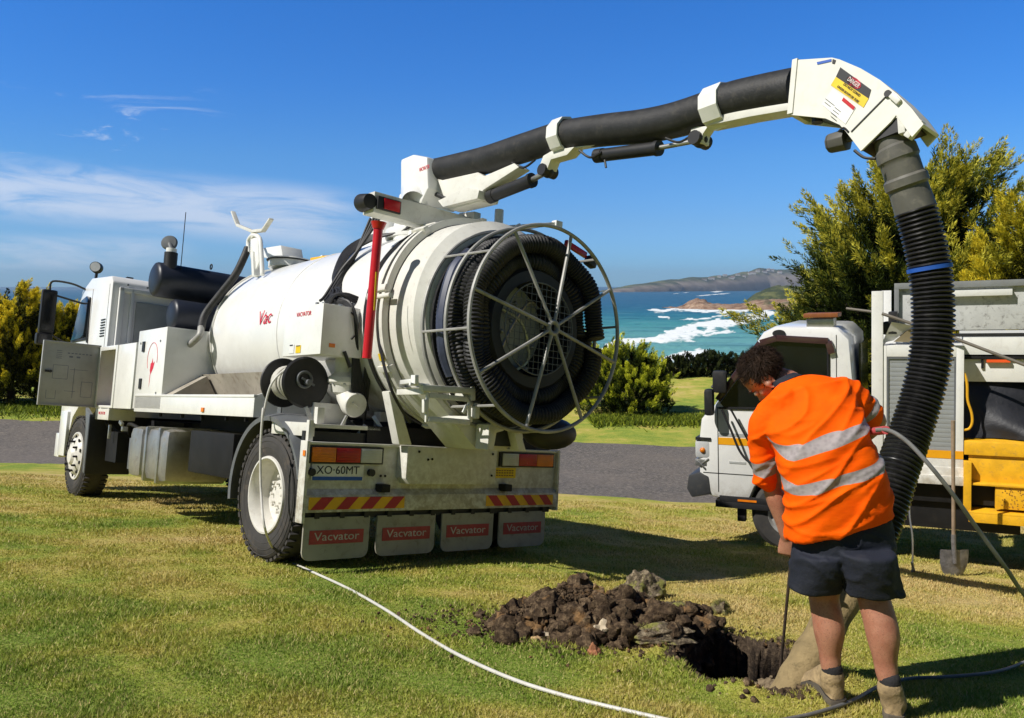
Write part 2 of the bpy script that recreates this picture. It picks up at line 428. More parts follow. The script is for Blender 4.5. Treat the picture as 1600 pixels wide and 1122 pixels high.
keepd = nrs.rand(NB)
bx = (nrs.rand(NB) * 2 - 1) * dd * .72; by = dd
rv = road_v(bx, by); ok = (rv < -.05) & (hole_r(bx, by) > 1.12)
for (hx, hy, a, b_) in HEAP: ok &= np.hypot((bx - hx) / a, (by - hy) / b_) > .85
bx, by, dd = bx[ok], by[ok], dd[ok]
n = len(bx); bz = gz(bx, by)
tuft = .75 + .5 * np.sin(bx * 5.1 + 1.3 * np.sin(by * 3.7)) * np.sin(by * 6.3 + 1.1 * np.sin(bx * 4.2))
hgt = (.010 + .012 * nrs.rand(n)) * (1 + dd * .05) * tuft; wid = .0016 + .0006 * dd * (.6 + .8 * nrs.rand(n))
an = nrs.rand(n) * 6.283; ln = nrs.rand(n) * 6.283; la = hgt * (.3 + .9 * nrs.rand(n))
cx, sy = np.cos(an) * wid, np.sin(an) * wid
A = np.stack([bx - cx, by - sy, bz - .003], 1); B = np.stack([bx + cx, by + sy, bz - .003], 1); Cc = np.stack([bx + np.cos(ln) * la, by + np.sin(ln) * la, bz + hgt], 1)
V = np.empty((n * 3, 3)); V[0::3] = A; V[1::3] = B; V[2::3] = Cc
me = np_mesh('grass', V, np.arange(n * 3).reshape(-1, 3))
fattr(me, 'rnd', np.repeat(nrs.rand(n), 3))
tag(link('grass', me, blade_mat()), 'short dry and green mown grass covering the slope', 'grass', kind='stuff')

# ---- sea with surf
SEA = -25.0
rows = np.concatenate([np.linspace(150, 1200, 330), np.geomspace(1206, 60000, 160)])
cols = np.linspace(-1.2, 1.2, 961)
RY, CA = np.meshgrid(rows, cols, indexing='ij'); SX = RY * CA; SY = RY
PXX = 800 + FPX * CA / 1.0; PYY = 448 - FPX * SEA / RY          # bearing and dip of every point, in photo units
def fbm(x, y, s=0):
    out = 0; a = 1.0
    for k in range(5):
        out = out + a * np.sin(x * (1.7 + .3 * k) * 2 ** k + 2.1 * np.sin(y * 1.3 * 2 ** k + k + s) + s) * np.sin(y * 2.1 * 2 ** k + 1.7 * np.sin(x * 1.1 * 2 ** k + 2 * k + s))
        a *= .6
    return out
fo = np.zeros_like(SX)
nzx = fbm(PXX * .03, PYY * .09, 1.0); nzx2 = fbm(PXX * .09, PYY * .35, 4.0)
def band(x0, y0, x1, y1, w, amp=1.0, wob=2.5, soft=.5):
    global fo
    t = (PXX - x0) / (x1 - x0); yc = y0 + (y1 - y0) * t + wob * fbm(PXX * .02, PXX * 0 + y0 * .37, y0)
    ww = w * (.75 + .35 * nzx) * np.clip(np.minimum(t, 1 - t) * 6 + .15, 0, 1)
    up = (PYY - yc); m = np.where(up < 0, np.exp(-(up / (ww * .35 + .1)) ** 2), np.exp(-(up / (ww + .1)) ** 2))
    m = m * ((t > -.02) & (t < 1.02)) * amp * np.clip(1.0 + .35 * nzx2, 0, 1.3)
    fo = np.maximum(fo, m)
band(960, 535, 1105, 515, 13, 1.0); band(1040, 517, 1215, 486, 17, 1.05, 2.5); band(1100, 522, 1150, 520, 6, .9)
band(990, 534, 1090, 530, 5, .7); band(1030, 560, 1118, 548, 17, 1.05, 1.5); band(1085, 488, 1215, 478, 8, .95)
band(1010, 487, 1100, 481, 4.5, .9); band(1060, 497, 1180, 491, 3.5, .8); band(1028, 493, 1048, 495, 3, .8); band(940, 545, 975, 530, 16, 1.1)
band(1110, 456, 1180, 450, 1.6, 1.0, .3); band(1085, 462, 1140, 458, 1.1, .8, .3); band(1120, 452.5, 1200, 449.6, .7, .9, .1); band(1050, 459, 1075, 457, .8, .7, .2)
band(700, 560, 950, 545, 10, 1); band(600, 520, 930, 540, 6, .9); band(1150, 560, 1500, 545, 9, .8); band(1200, 500, 1600, 490, 7, .9)
shal = sst((PYY - 470) / 70.0)
swell = .55 * np.sin(RY * .16 + SX * .02 + nzx) * np.exp(-RY / 900)
ZZ = SEA + swell
nc, nr = len(cols), len(rows)
I = (np.arange(nr - 1)[:, None] * nc + np.arange(nc - 1)[None, :]).ravel()
me = np_mesh('sea_water', np.stack([SX.ravel(), SY.ravel(), ZZ.ravel()], 1), np.stack([I, I + 1, I + nc + 1, I + nc], 1), True)
fattr(me, 'foam', fo.ravel()); fattr(me, 'shallow', shal.ravel())
m = bpy.data.materials.new('sea'); m.use_nodes = True; T = NT(m.node_tree); b = T.n['Principled BSDF']
g = T.new('ShaderNodeTexCoord').outputs['Object']
fa = T.new('ShaderNodeAttribute', attribute_name='foam').outputs['Fac']; sh = T.new('ShaderNodeAttribute', attribute_name='shallow').outputs['Fac']
st = T.noise(T.vmul(g, (.035, .07, 1)), 1.0, 6.0, .65)
deep = T.ramp(sh, [(0, (.007, .085, .155)), (.22, (.014, .150, .190)), (.50, (.055, .265, .245)), (1, (.14, .36, .325))])
wc = T.mix(T.math('MULTIPLY', T.smooth(st, .45, .7), .35), deep, (.16, .36, .36))
wc = T.mix(T.math('MULTIPLY', T.smooth(T.noise(T.vmul(g, (.012, .05, 1)), 1.0, 4.0, .6), .55, .35), .5), wc, (.006, .06, .085))
fn = T.noise(T.vmul(g, (.25, .4, 1)), 1.0, 6.0, .7)
f = T.smooth(T.math('ADD', fa, T.math('MULTIPLY', T.math('SUBTRACT', fn, .5), .8)), .28, .72)
T.put(b.inputs['Base Color'], T.mix(f, wc, (.80, .84, .85)))
T.put(b.inputs['Roughness'], T.math('ADD', .38, T.math('MULTIPLY', f, .5))); b.inputs['Specular IOR Level'].default_value = .18
bp = T.new('ShaderNodeBump'); bp.inputs['Distance'].default_value = .5; T.put(bp.inputs['Height'], T.noise(T.vmul(g, (.12, .3, 1)), 1.0, 5.0, .6)); T.l.new(bp.outputs[0], b.inputs['Normal'])
tag(link('sea_water', me, m), kind='structure')

# ---- headland across the bay, rocky point, scrub hill
def interp(x, pts): return np.interp(x, [p[0] for p in pts], [p[1] for p in pts])
def rock_mat(name, stops, s1, s2):
    m = bpy.data.materials.new(name); m.use_nodes = True; T = NT(m.node_tree); b = T.n['Principled BSDF']
    g = T.new('ShaderNodeTexCoord').outputs['Object']
    gr = T.new('ShaderNodeAttribute', attribute_name='green').outputs['Fac']
    rc = T.ramp(T.noise(g, s1, 6.0, .7), stops)
    gc = T.ramp(T.noise(g, s2, 6.0, .7), [(.3, (.028, .045, .025)), (.5, (.060, .075, .035)), (.62, (.14, .15, .06)), (.75, (.20, .18, .10))])
    T.put(b.inputs['Base Color'], T.mix(gr, rc, gc)); b.inputs['Roughness'].default_value = .9; b.inputs['Specular IOR Level'].default_value = .1
    return m
def ridge(name, xa, xb, base, top, thick, seed, rough, matl, gfun, nu=260, nv=26):
    """a land mass: bearing range (photo x), waterline distance base(x), crest height above the sea top(x)"""
    V = []; G = []
    for i in range(nu + 1):
        px = xa + (xb - xa) * i / nu; d0 = base(px); H = top(px)
        for j in range(nv + 1):
            t = j / nv; dpt = d0 + thick * t
            pr = math.sin(min(t * 1.0, 1) * math.pi) ** .55 if t <= .5 else math.sin(t * math.pi) ** .8
            x = (px - 800) / FPX * dpt
            nzv = mnoise.fractal(Vector((x / (thick * .18), dpt / (thick * .18), seed)), 1.0, 2.0, 6)
            z = SEA - 1.5 + (H + 1.5) * pr * (1 + rough * nzv)
            V.append((x + (thick * .05) * nzv, dpt + thick * .05 * nzv, z)); G.append(gfun(t, pr, nzv, px))
    F = [(i * (nv + 1) + j, (i + 1) * (nv + 1) + j, (i + 1) * (nv + 1) + j + 1, i * (nv + 1) + j + 1) for i in range(nu) for j in range(nv)]
    me = np_mesh(name, V, F, True); fattr(me, 'green', G)
    return tag(link(name, me, matl), kind='structure')
HP = [(940, 456), (960, 451), (985, 445), (1010, 442), (1035, 438), (1060, 436), (1078, 433), (1100, 434), (1140, 429.5), (1165, 425), (1180, 421), (1194, 419.5), (1220, 421), (1300, 418), (1420, 424), (1700, 430)]
hb = lambda px: float(np.interp(px, [930, 1200, 1700], [3500, 5200, 6500]))
hcrest = lambda px: (448 - float(np.interp(px, [p[0] for p in HP], [p[1] for p in HP]))) / FPX * (hb(px) + 350) - SEA
FARM = rock_mat('headland_rock', [(.3, (.15, .125, .105)), (.5, (.24, .20, .165)), (.7, (.34, .30, .25))], .012, .006)
ridge('headland', 938, 1720, hb, lambda px: max(2.0, hcrest(px)), 800, 3.3, .14, FARM, lambda t, pr, n, px: float(np.clip((pr - .55) * 4 + n * 1.2, 0, 1)))
PTP = [(1036, 483), (1046, 479), (1056, 480), (1066, 477), (1076, 470), (1088, 466.5), (1098, 469), (1106, 474), (1120, 476), (1150, 475.5), (1165, 473), (1180, 470), (1220, 468), (1400, 466)]
pb = lambda px: float(np.interp(px, [1036, 1110, 1210, 1400], [960, 905, 900, 820]))
pcrest = lambda px: (448 - float(np.interp(px, [p[0] for p in PTP], [p[1] for p in PTP]))) / FPX * (pb(px) + 40) - SEA
PTM = rock_mat('point_rock', [(.3, (.10, .06, .04)), (.48, (.26, .165, .11)), (.7, (.42, .31, .22))], .12, .08)
ridge('rocky_point', 1036, 1400, pb, lambda px: max(.5, pcrest(px)), 85, 8.1, .30, PTM, lambda t, pr, n, px: float(np.clip(n * 2 - .6, 0, 1)) * (px > 1150), 220, 22)
HLM = rock_mat('hill_scrub', [(.3, (.10, .08, .05)), (.6, (.20, .16, .11)), (.8, (.3, .25, .2))], .1, .05)
ridge('scrub_hill', 1168, 1400, lambda px: 1000.0, lambda px: float(np.interp(px, [1168, 1180, 1195, 1215, 1400], [9, 17, 22, 24, 30])), 160, 5.7, .20, HLM, lambda t, pr, n, px: 1.0, 90, 20)

# small houses on the headland
wall_w = mat('house_wall', (.62, .60, .56), .8, var=.05); roof_m = mat('house_roof', (.30, .20, .16), .8)
HN = []
for k in range(16):
    px = 1100 + k * 7.6 + rnd.uniform(-3, 3); t = rnd.uniform(.18, .34); d0 = hb(px) + 800 * t
    prv = math.sin(t * math.pi) ** .55; H = hcrest(px); z = SEA - 1.5 + (H + 1.5) * prv * 1.02
    x = (px - 800) / FPX * d0; wd = rnd.uniform(16, 30); hh = rnd.uniform(9, 13)
    e = empty('house', Matrix.Translation((x, d0, z)), 'tiny pale house with a brown roof on the distant headland', 'house', 'far houses scattered over the headland')
    b_ = MB(); b_.bb(-wd / 2, wd / 2, -6, 6, -6, hh * .7); b_.build('wall', wall_w, e)
    b_ = MB(); b_.prism([(-7, hh * .7 + .1), (7, hh * .7 + .1), (0, hh)], 'X', -wd / 2 - 1, wd / 2 + 1); b_.build('roof', roof_m, e)

# ================================================================== VEGETATION
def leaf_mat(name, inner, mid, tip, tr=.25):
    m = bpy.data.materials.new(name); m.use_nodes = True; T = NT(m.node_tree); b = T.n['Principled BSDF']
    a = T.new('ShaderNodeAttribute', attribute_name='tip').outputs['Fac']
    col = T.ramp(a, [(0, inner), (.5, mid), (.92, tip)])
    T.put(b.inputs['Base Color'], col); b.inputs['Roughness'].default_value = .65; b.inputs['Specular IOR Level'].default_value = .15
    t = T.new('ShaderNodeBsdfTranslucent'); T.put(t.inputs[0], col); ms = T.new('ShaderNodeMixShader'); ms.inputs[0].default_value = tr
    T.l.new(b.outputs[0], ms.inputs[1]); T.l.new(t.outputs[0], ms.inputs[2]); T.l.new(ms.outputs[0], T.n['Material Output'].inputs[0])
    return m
BARK = mat('bark', (.10, .07, .05), .9, bump=.01, bscale=12)
def plumes(bases, dirs, lens, per, wid, gold, rs, fat=.42):
    """foliage plumes: each a tapering brush of small sprigs; returns verts, 'tip' values"""
    N = len(bases); K = per
    t = rs.rand(N, K) ** .8
    ax = dirs / np.linalg.norm(dirs, axis=1, keepdims=True)
    rd = rs.randn(N, K, 3); rd -= (rd * ax[:, None]).sum(-1, keepdims=True) * ax[:, None]; rd /= np.linalg.norm(rd, axis=-1, keepdims=True)
    L = lens[:, None]
    rad = fat * .38 * L * np.sin(np.clip(t * .9 + .08, 0, 1) * math.pi) ** .7 * rs.rand(N, K) ** .5
    p = bases[:, None] + ax[:, None] * (t * L)[..., None] + rd * rad[..., None]
    sd = ax[:, None] * 1.0 + rd * (.75 - .45 * t)[..., None] + rs.randn(N, K, 3) * .22; sd /= np.linalg.norm(sd, axis=-1, keepdims=True)
    sl = (.16 + .14 * rs.rand(N, K)) * L * (1.15 - .45 * t)
    wd = np.cross(sd, rs.randn(N, K, 3)); wd /= np.linalg.norm(wd, axis=-1, keepdims=True) + 1e-9
    ww = wid * L * (.7 + .6 * rs.rand(N, K))
    a = p - wd * ww[..., None] * .5; b_ = p + wd * ww[..., None] * .5; c = p + sd * sl[..., None]
    V = np.stack([a, b_, c], 2).reshape(-1, 3)
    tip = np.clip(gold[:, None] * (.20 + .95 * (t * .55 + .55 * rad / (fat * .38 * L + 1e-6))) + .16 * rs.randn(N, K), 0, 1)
    return V, np.stack([tip * .8, tip * .8, tip * 1.12], 2).reshape(-1)
def crown_pts(rs, n, shape, up=.55, inner=.35):
    """points in a crown; shape(u in 0..1 height, angle) -> radius"""
    B = []; D = []; Gd = []
    zz = rs.rand(n) ** .85; an = rs.rand(n) * 2 * math.pi; q = inner + (1 - inner) * rs.rand(n) ** .45
    for h, a, k in zip(zz, an, q):
        r = shape(h, a) * k; B.append((math.cos(a) * r, math.sin(a) * r, h)); D.append((math.cos(a), math.sin(a), up + h * .8)); Gd.append(k)
    return np.array(B), np.array(D), np.array(Gd)
def conifer(name, x, y, H, Rw, n, per, L, label, cat, matl, seed, shape, squash=1.0, zb=0.0, group=None, wid=.11, gold=1.0, up=.55, gfun=None, fat=.42, limb_l=1.0, lsp=.16, lper=24):
    rs = np.random.RandomState(seed); z0 = gzf(x, y)
    e = empty(name, Matrix.Translation((x, y, z0)), label, cat, group)
    m = max(8, int(n / lper))
    B0, D0, q0 = crown_pts(rs, m, shape, up, .50)
    hgt_ = B0[:, 2].copy(); B0[:, :2] *= .80
    k = rs.randint(0, m, n); t = rs.rand(n) ** .8
    Dn = D0 / np.linalg.norm(D0, axis=1, keepdims=True) + rs.randn(m, 3) * .12
    cl = limb_l / Rw * (.7 + .6 * rs.rand(m)) * (1.1 - .45 * hgt_)
    off = Dn[k] * (t * cl[k])[:, None] + rs.randn(n, 3) * (lsp * cl[k] * (1.06 - t))[:, None]
    off[:, 2] += .30 * t ** 2 * cl[k]
    off[:, 2] *= Rw / (H - zb); B = B0[k] + off; D = Dn[k] * 1.6; D[:, 2] += .5 * t; q = .35 + .70 * t
    n2 = n // 3; Bi, Di, qi = crown_pts(rs, n2, shape, up, .05); Bi[:, :2] *= .80; Bi[:, 2] *= .88; B[:n2] = Bi; D[:n2] = Di; q[:n2] = .3
    B[:, 2] = np.clip(B[:, 2], 0.0, 1.25)
    lump = np.array([mnoise.noise(Vector((b[0] * 1.7, b[1] * 1.7, b[2] * 2.6 + seed))) for b in B])
    B[:, 0] *= Rw * (1 + .35 * lump); B[:, 1] *= Rw * squash * (1 + .35 * lump); B[:, 2] = zb + B[:, 2] * (H - zb) * .93
    D = D + rs.randn(n, 3) * .30
    ln = L * (.6 + .8 * rs.rand(n)) * (1.1 - .25 * q)
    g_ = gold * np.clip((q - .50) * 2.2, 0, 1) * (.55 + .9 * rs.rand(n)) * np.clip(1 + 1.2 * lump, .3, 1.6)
    if gfun is not None: g_ = g_ * gfun(B)
    V, tip = plumes(B, D, ln, per, wid, np.clip(g_, 0, 1.25), rs, fat)
    me = np_mesh('crown', V, np.arange(len(V)).reshape(-1, 3)); fattr(me, 'tip', tip)
    link('crown', me, matl, e)
    b_ = MB(); b_.tube([(0, 0, -.3), (.05, .02, H * .3), (.0, .05, H * .75)], [.045 * H ** .8, .035 * H ** .8, .01 * H], 9)
    for k in range(9):
        a = k * 2.4; h = H * (.12 + .07 * k)
        b_.tube([(0, 0, h), (math.cos(a) * Rw * .35, math.sin(a) * Rw * .35, h + .12 * H), (math.cos(a) * Rw * .6, math.sin(a) * Rw * .6, h + .2 * H)], [.016 * H, .01 * H, .004 * H], 6)
    b_.build('trunk', BARK, e)
    return e
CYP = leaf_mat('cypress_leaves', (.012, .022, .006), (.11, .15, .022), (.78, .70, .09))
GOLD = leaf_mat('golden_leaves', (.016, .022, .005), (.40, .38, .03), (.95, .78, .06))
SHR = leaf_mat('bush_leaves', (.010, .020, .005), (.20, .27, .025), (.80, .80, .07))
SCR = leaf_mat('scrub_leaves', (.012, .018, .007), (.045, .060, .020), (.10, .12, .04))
def cone(p=1.0, base=.82): return lambda h, a: (base + (1 - base) * min(1, h * 5)) * (1 - h ** 1.35) ** p * (1 + .16 * math.sin(3 * a + 5 * h) + .10 * math.sin(7 * a + 11 * h))
def dome(): return lambda h, a: math.sqrt(max(0, 1 - (h * .96) ** 2.4)) * (1 + .13 * math.sin(4 * a + 3 * h) + .08 * math.sin(9 * a + 8 * h))
def place(px, py, d): v = P(px, py, d); return v.x, v.y
x, y = place(1440, 600, 17.5)
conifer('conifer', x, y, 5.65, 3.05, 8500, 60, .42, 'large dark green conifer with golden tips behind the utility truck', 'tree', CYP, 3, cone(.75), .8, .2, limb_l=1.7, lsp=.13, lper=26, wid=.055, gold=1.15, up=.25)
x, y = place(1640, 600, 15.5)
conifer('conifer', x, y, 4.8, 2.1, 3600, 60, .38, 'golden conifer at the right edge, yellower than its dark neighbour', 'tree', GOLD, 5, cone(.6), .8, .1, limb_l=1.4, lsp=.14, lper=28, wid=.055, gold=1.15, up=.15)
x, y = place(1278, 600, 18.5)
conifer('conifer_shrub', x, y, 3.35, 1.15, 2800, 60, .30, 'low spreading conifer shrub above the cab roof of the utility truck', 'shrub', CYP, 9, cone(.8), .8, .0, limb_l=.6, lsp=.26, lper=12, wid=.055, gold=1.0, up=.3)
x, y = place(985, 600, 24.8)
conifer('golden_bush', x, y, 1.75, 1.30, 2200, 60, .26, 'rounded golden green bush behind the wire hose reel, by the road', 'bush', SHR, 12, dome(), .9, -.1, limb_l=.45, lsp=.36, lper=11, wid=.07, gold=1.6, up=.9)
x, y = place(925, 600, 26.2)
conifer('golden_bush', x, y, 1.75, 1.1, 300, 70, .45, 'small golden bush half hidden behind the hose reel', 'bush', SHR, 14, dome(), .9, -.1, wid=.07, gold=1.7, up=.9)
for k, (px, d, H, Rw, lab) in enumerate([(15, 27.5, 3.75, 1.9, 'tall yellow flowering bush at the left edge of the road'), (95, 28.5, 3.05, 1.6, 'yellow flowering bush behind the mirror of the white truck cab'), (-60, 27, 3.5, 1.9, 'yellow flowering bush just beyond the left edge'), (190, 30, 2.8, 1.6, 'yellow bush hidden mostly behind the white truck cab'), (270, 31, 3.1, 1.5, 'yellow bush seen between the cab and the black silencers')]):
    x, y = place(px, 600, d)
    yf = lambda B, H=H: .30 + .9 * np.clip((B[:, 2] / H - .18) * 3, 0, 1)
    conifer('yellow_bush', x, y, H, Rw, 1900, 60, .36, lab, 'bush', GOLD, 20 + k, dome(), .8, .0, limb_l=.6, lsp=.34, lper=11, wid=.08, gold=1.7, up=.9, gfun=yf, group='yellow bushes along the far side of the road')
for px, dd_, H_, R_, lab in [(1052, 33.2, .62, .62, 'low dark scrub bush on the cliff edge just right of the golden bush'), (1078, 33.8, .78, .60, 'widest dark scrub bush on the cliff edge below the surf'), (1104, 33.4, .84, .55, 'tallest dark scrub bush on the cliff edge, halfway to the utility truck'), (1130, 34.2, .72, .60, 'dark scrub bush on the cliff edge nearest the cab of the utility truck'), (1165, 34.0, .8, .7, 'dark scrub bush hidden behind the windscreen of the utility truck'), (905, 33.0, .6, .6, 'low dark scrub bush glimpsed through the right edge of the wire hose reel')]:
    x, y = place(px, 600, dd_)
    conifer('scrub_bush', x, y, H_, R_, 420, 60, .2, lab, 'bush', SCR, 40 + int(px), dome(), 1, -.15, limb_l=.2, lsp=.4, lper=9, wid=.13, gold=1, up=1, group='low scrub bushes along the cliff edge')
# rough grass at the feet of the bushes, uncut: stuff
n = 26000; u = nrs.rand(n)
sx_ = np.where(nrs.rand(n) < .5, nrs.uniform(-22, -9, n), nrs.uniform(2.2, 6, n)); sy_ = np.where(sx_ < 0, nrs.normal(25.6, .8, n) - .2 * (sx_ + 15), nrs.normal(23.2, .45, n))
sz_ = gz(sx_, sy_); hh = .05 + .12 * nrs.rand(n); an = nrs.rand(n) * 6.28
V = np.empty((n * 3, 3)); V[0::3] = np.stack([sx_ - .02 * np.cos(an), sy_ - .02 * np.sin(an), sz_], 1); V[1::3] = np.stack([sx_ + .02 * np.cos(an), sy_ + .02 * np.sin(an), sz_], 1); V[2::3] = np.stack([sx_ + nrs.randn(n) * .08, sy_ + nrs.randn(n) * .08, sz_ + hh], 1)
me = np_mesh('rough_grass', V, np.arange(n * 3).reshape(-1, 3)); fattr(me, 'tip', np.repeat(nrs.rand(n) * .7, 3))
tag(link('rough_grass', me, SHR), 'long rough grass at the feet of the roadside bushes', 'grass', kind='stuff')

# ---- sea air: far land and water fade a little
hz = MB(); hz.bb(-9000, 9000, -60, 9500, -28, 175)
hm = bpy.data.materials.new('sea_air'); hm.use_nodes = True; T = NT(hm.node_tree); T.n.remove(T.n['Principled BSDF'])
pv = T.new('ShaderNodeVolumePrincipled'); pv.inputs['Color'].default_value = (.62, .78, 1.0, 1); pv.inputs['Density'].default_value = 8.5e-5; pv.inputs['Anisotropy'].default_value = .2
T.l.new(pv.outputs[0], T.n['Material Output'].inputs['Volume'])
tag(hz.build('haze', hm), 'thin pale sea haze over the bay', 'haze', kind='stuff')
# ================================================================== VACUUM TRUCK
# truck frame: X to its right, Y forward, Z up; origin where the rear left tyre meets the ground
WHITE = mat('white_paint', (.80, .80, .77), .32, var=.05, dirt=.10, dirtcol=(.38, .33, .25), coat=.35, low=(.2, 1.35))
WTANK = mat('tank_paint', (.78, .78, .755), .34, var=.05, dirt=.12, dirtcol=(.42, .37, .28), scale=3, coat=.3, low=(1.0, 1.85))
CREAM = mat('cream_paint', (.69, .68, .62), .42, var=.07, dirt=.30, dirtcol=(.30, .25, .17), coat=.1, low=(.25, 1.2))
CABW = mat('cab_paint', (.82, .82, .81), .28, var=.03, dirt=.05, dirtcol=(.4, .36, .3), coat=.5)
BLACK = mat('black_plastic', (.018, .018, .020), .5, var=.2, dirt=.25, dirtcol=(.07, .06, .045))
RUBBER = mat('hose_rubber', (.022, .022, .023), .55, var=.3, dirt=.45, dirtcol=(.10, .09, .075), scale=9, bump=.002, bscale=70)
TYRE = mat('tyre', (.045, .042, .039), .8, var=.25, dirt=.6, dirtcol=(.13, .105, .08), scale=4)
STEEL = mat('steel', (.50, .50, .49), .38, .85, var=.2, dirt=.35, dirtcol=(.20, .17, .13))
GALV = mat('galvanised_tube', (.36, .355, .335), .58, .25, var=.2, dirt=.25, dirtcol=(.16, .14, .11))
ALU = mat('aluminium', (.46, .45, .43), .42, .8, var=.25, dirt=.55, dirtcol=(.22, .17, .10), scale=3)
DARKM = mat('chassis_paint', (.012, .012, .013), .6, var=.3, dirt=.3, dirtcol=(.045, .037, .028), spec=.3)
RED = mat('red_paint', (.55, .010, .012), .35, coat=.3, var=.15)
REDINK = mat('red_print', (.62, .02, .05), .5, var=.1)
GREY = mat('grey_plastic', (.13, .14, .15), .45, var=.15, dirt=.4, dirtcol=(.2, .18, .15))
GREYP = mat('grey_panel', (.40, .41, .40), .45, var=.08, dirt=.2, dirtcol=(.25, .22, .18))
AMBERL = mat('amber_lens', (.75, .20, .01), .25, var=.2, spec=.6); REDL = mat('red_lens', (.45, .006, .008), .25, var=.2, spec=.6)
CLEARL = mat('clear_lens', (.55, .56, .56), .2, var=.15, spec=.7); GLASS = mat('dark_glass', (.006, .007, .008), .08, var=.2, spec=.5)
YEL = mat('yellow_print', (.80, .55, .01), .5); BLK = mat('black_print', (.012, .012, .014), .5); WHT = mat('white_print', (.78, .78, .76), .5)
BLUE = mat('blue_print', (.02, .10, .45), .5); MUD = mat('grey_gloves_mud', (.22, .17, .10), .9, var=.4, dirt=.5, dirtcol=(.35, .27, .15), bump=.01, bscale=25)

truck = empty('vacuum_truck', TRUCK_M, 'white vacuum truck with big round tank, wire hose reel and raised boom', 'truck')
def dst(r):  # photo ray in a frame
    return r
def meas(M4, px, py, ax, val):
    """point on the plane ax=val of frame M4 seen at photo pixel (px,py)"""
    Mi = M4.inverted(); q = Mi @ Vector((0, 0, 0)); r = Mi.to_3x3() @ P(px, py, 1.0); i = 'XYZ'.index(ax)
    return q + r * ((val - q[i]) / r[i])
def TX(px, py, X): return meas(TRUCK_M, px, py, 'X', X)
def TY(px, py, Y): return meas(TRUCK_M, px, py, 'Y', Y)
def yz(pts, X): return [tuple(TX(x, y, X))[1:] for x, y in pts]

def wheel(parent, X, Y, w, side, rear, r=.5):
    """side -1: outer face towards -X"""
    ax = (side, 0, 0); o = (X, Y, r)
    # profile measured from outer sidewall plane inward (negative = inward)
    b = MB()
    prof = [(-.015, .30), (.000, .34), (.006, .40), (-.004, .455), (-.028, .488), (-.05, r), (-w + .05, r), (-w + .028, .488), (-w, .44), (-w + .01, .32)]
    b.lathe(prof, o, ax, 56)
    for k in range(46):                                   # tread lugs
        a = 2 * math.pi * k / 46
        for j, xx in enumerate((.045, w - .045)):
            aa = a + (j * .07)
            c = Vector((X - side * xx, Y + math.cos(aa) * (r + .004), r + math.sin(aa) * (r + .004)))
            b.box(c, (.075, .040, .022), Matrix.Rotation(aa - math.pi / 2, 3, 'X'))
    for rr in (.37, .42, .465): b.ring(Vector(o) + Vector((side * .002, 0, 0)), ax, rr, .004, 48, 5)
    t = b.build('tyre', TYRE, parent)
    b = MB()
    if rear:
        b.lathe([(-.015, .305), (.002, .300), (.004, .285), (-.02, .27), (-.05, .262), (-.15, .245), (-.165, .20), (-.17, .12), (-.12, .115), (-.11, .05), (-.11, 0)], o, ax, 48)
        for k in range(10):
            a = 2 * math.pi * k / 10; c = Vector((X - side * .165, Y + math.cos(a) * .15, r + math.sin(a) * .15)); b.cyl(c, c + Vector((side * .045, 0, 0)), .014, .012, 6)
        for k in range(8):
            a = 2 * math.pi * k / 8; c = Vector((X - side * .11, Y + math.cos(a) * .085, r + math.sin(a) * .085)); b.cyl(c, c + Vector((side * .025, 0, 0)), .010, None, 6)
    else:
        b.lathe([(-.015, .305), (.004, .300), (.006, .285), (-.02, .272), (-.03, .262), (.02, .225), (.045, .17), (.045, .12), (.055, .11), (.075, .09), (.080, .0)], o, ax, 48)
    rim = b.build('rim', mat('rim_paint', (.70, .68, .62), .4, var=.12, dirt=.35, dirtcol=(.28, .22, .15)), parent)
    if not rear:
        b = MB()
        for k in range(10):
            a = 2 * math.pi * k / 10; c = Vector((X + side * .030, Y + math.cos(a) * .19, r + math.sin(a) * .19)); b.cyl(c, c + Vector((side * .05, 0, 0)), .016, .012, 6)
            c = Vector((X + side * .006, Y + math.cos(a + .3) * .242, r + math.sin(a + .3) * .242)); b.cyl(c, c + Vector((side * .012, 0, 0)), .022, None, 10)
        NUTS = b
        o_ = parent.children[-1] if False else None
        nb_ = NUTS.mesh('n'); bm = bmesh.new(); bm.from_mesh(rim.data); k0_ = len(bm.faces); bm.from_mesh(nb_); bm.faces.ensure_lookup_table()
        for f_ in bm.faces[k0_:]: f_.material_index = 1
        bm.to_mesh(rim.data); bm.free(); rim.data.materials.append(DARKM)
def wheel_set(X, Y, w, side, rear, label):
    e = bpy.data.objects.new('wheel', None); COL.objects.link(e); e.parent = truck; e['label'] = label
    wheel(e, X, Y, w, side, rear)
    if rear:                                            # inner dual tyre
        b = MB(); o = (X - side * (w + .03), Y, .5)
        b.lathe([(-.01, .30), (0, .40), (-.03, .49), (-.05, .5), (-w + .05, .5), (-w, .44), (-w + .01, .3)], o, (side, 0, 0), 48)
        b.build('inner_tyre', TYRE, e)
wheel_set(0, 0, .27, -1, True, 'dual rear wheel with deep white rim'); wheel_set(2.5, 0, .27, 1, True, 'dual rear wheel on the far side')
wheel_set(.03, 5.49, .29, -1, False, 'steered front wheel with nuts on a white rim'); wheel_set(2.47, 5.49, .29, 1, False, 'front wheel on the far side')

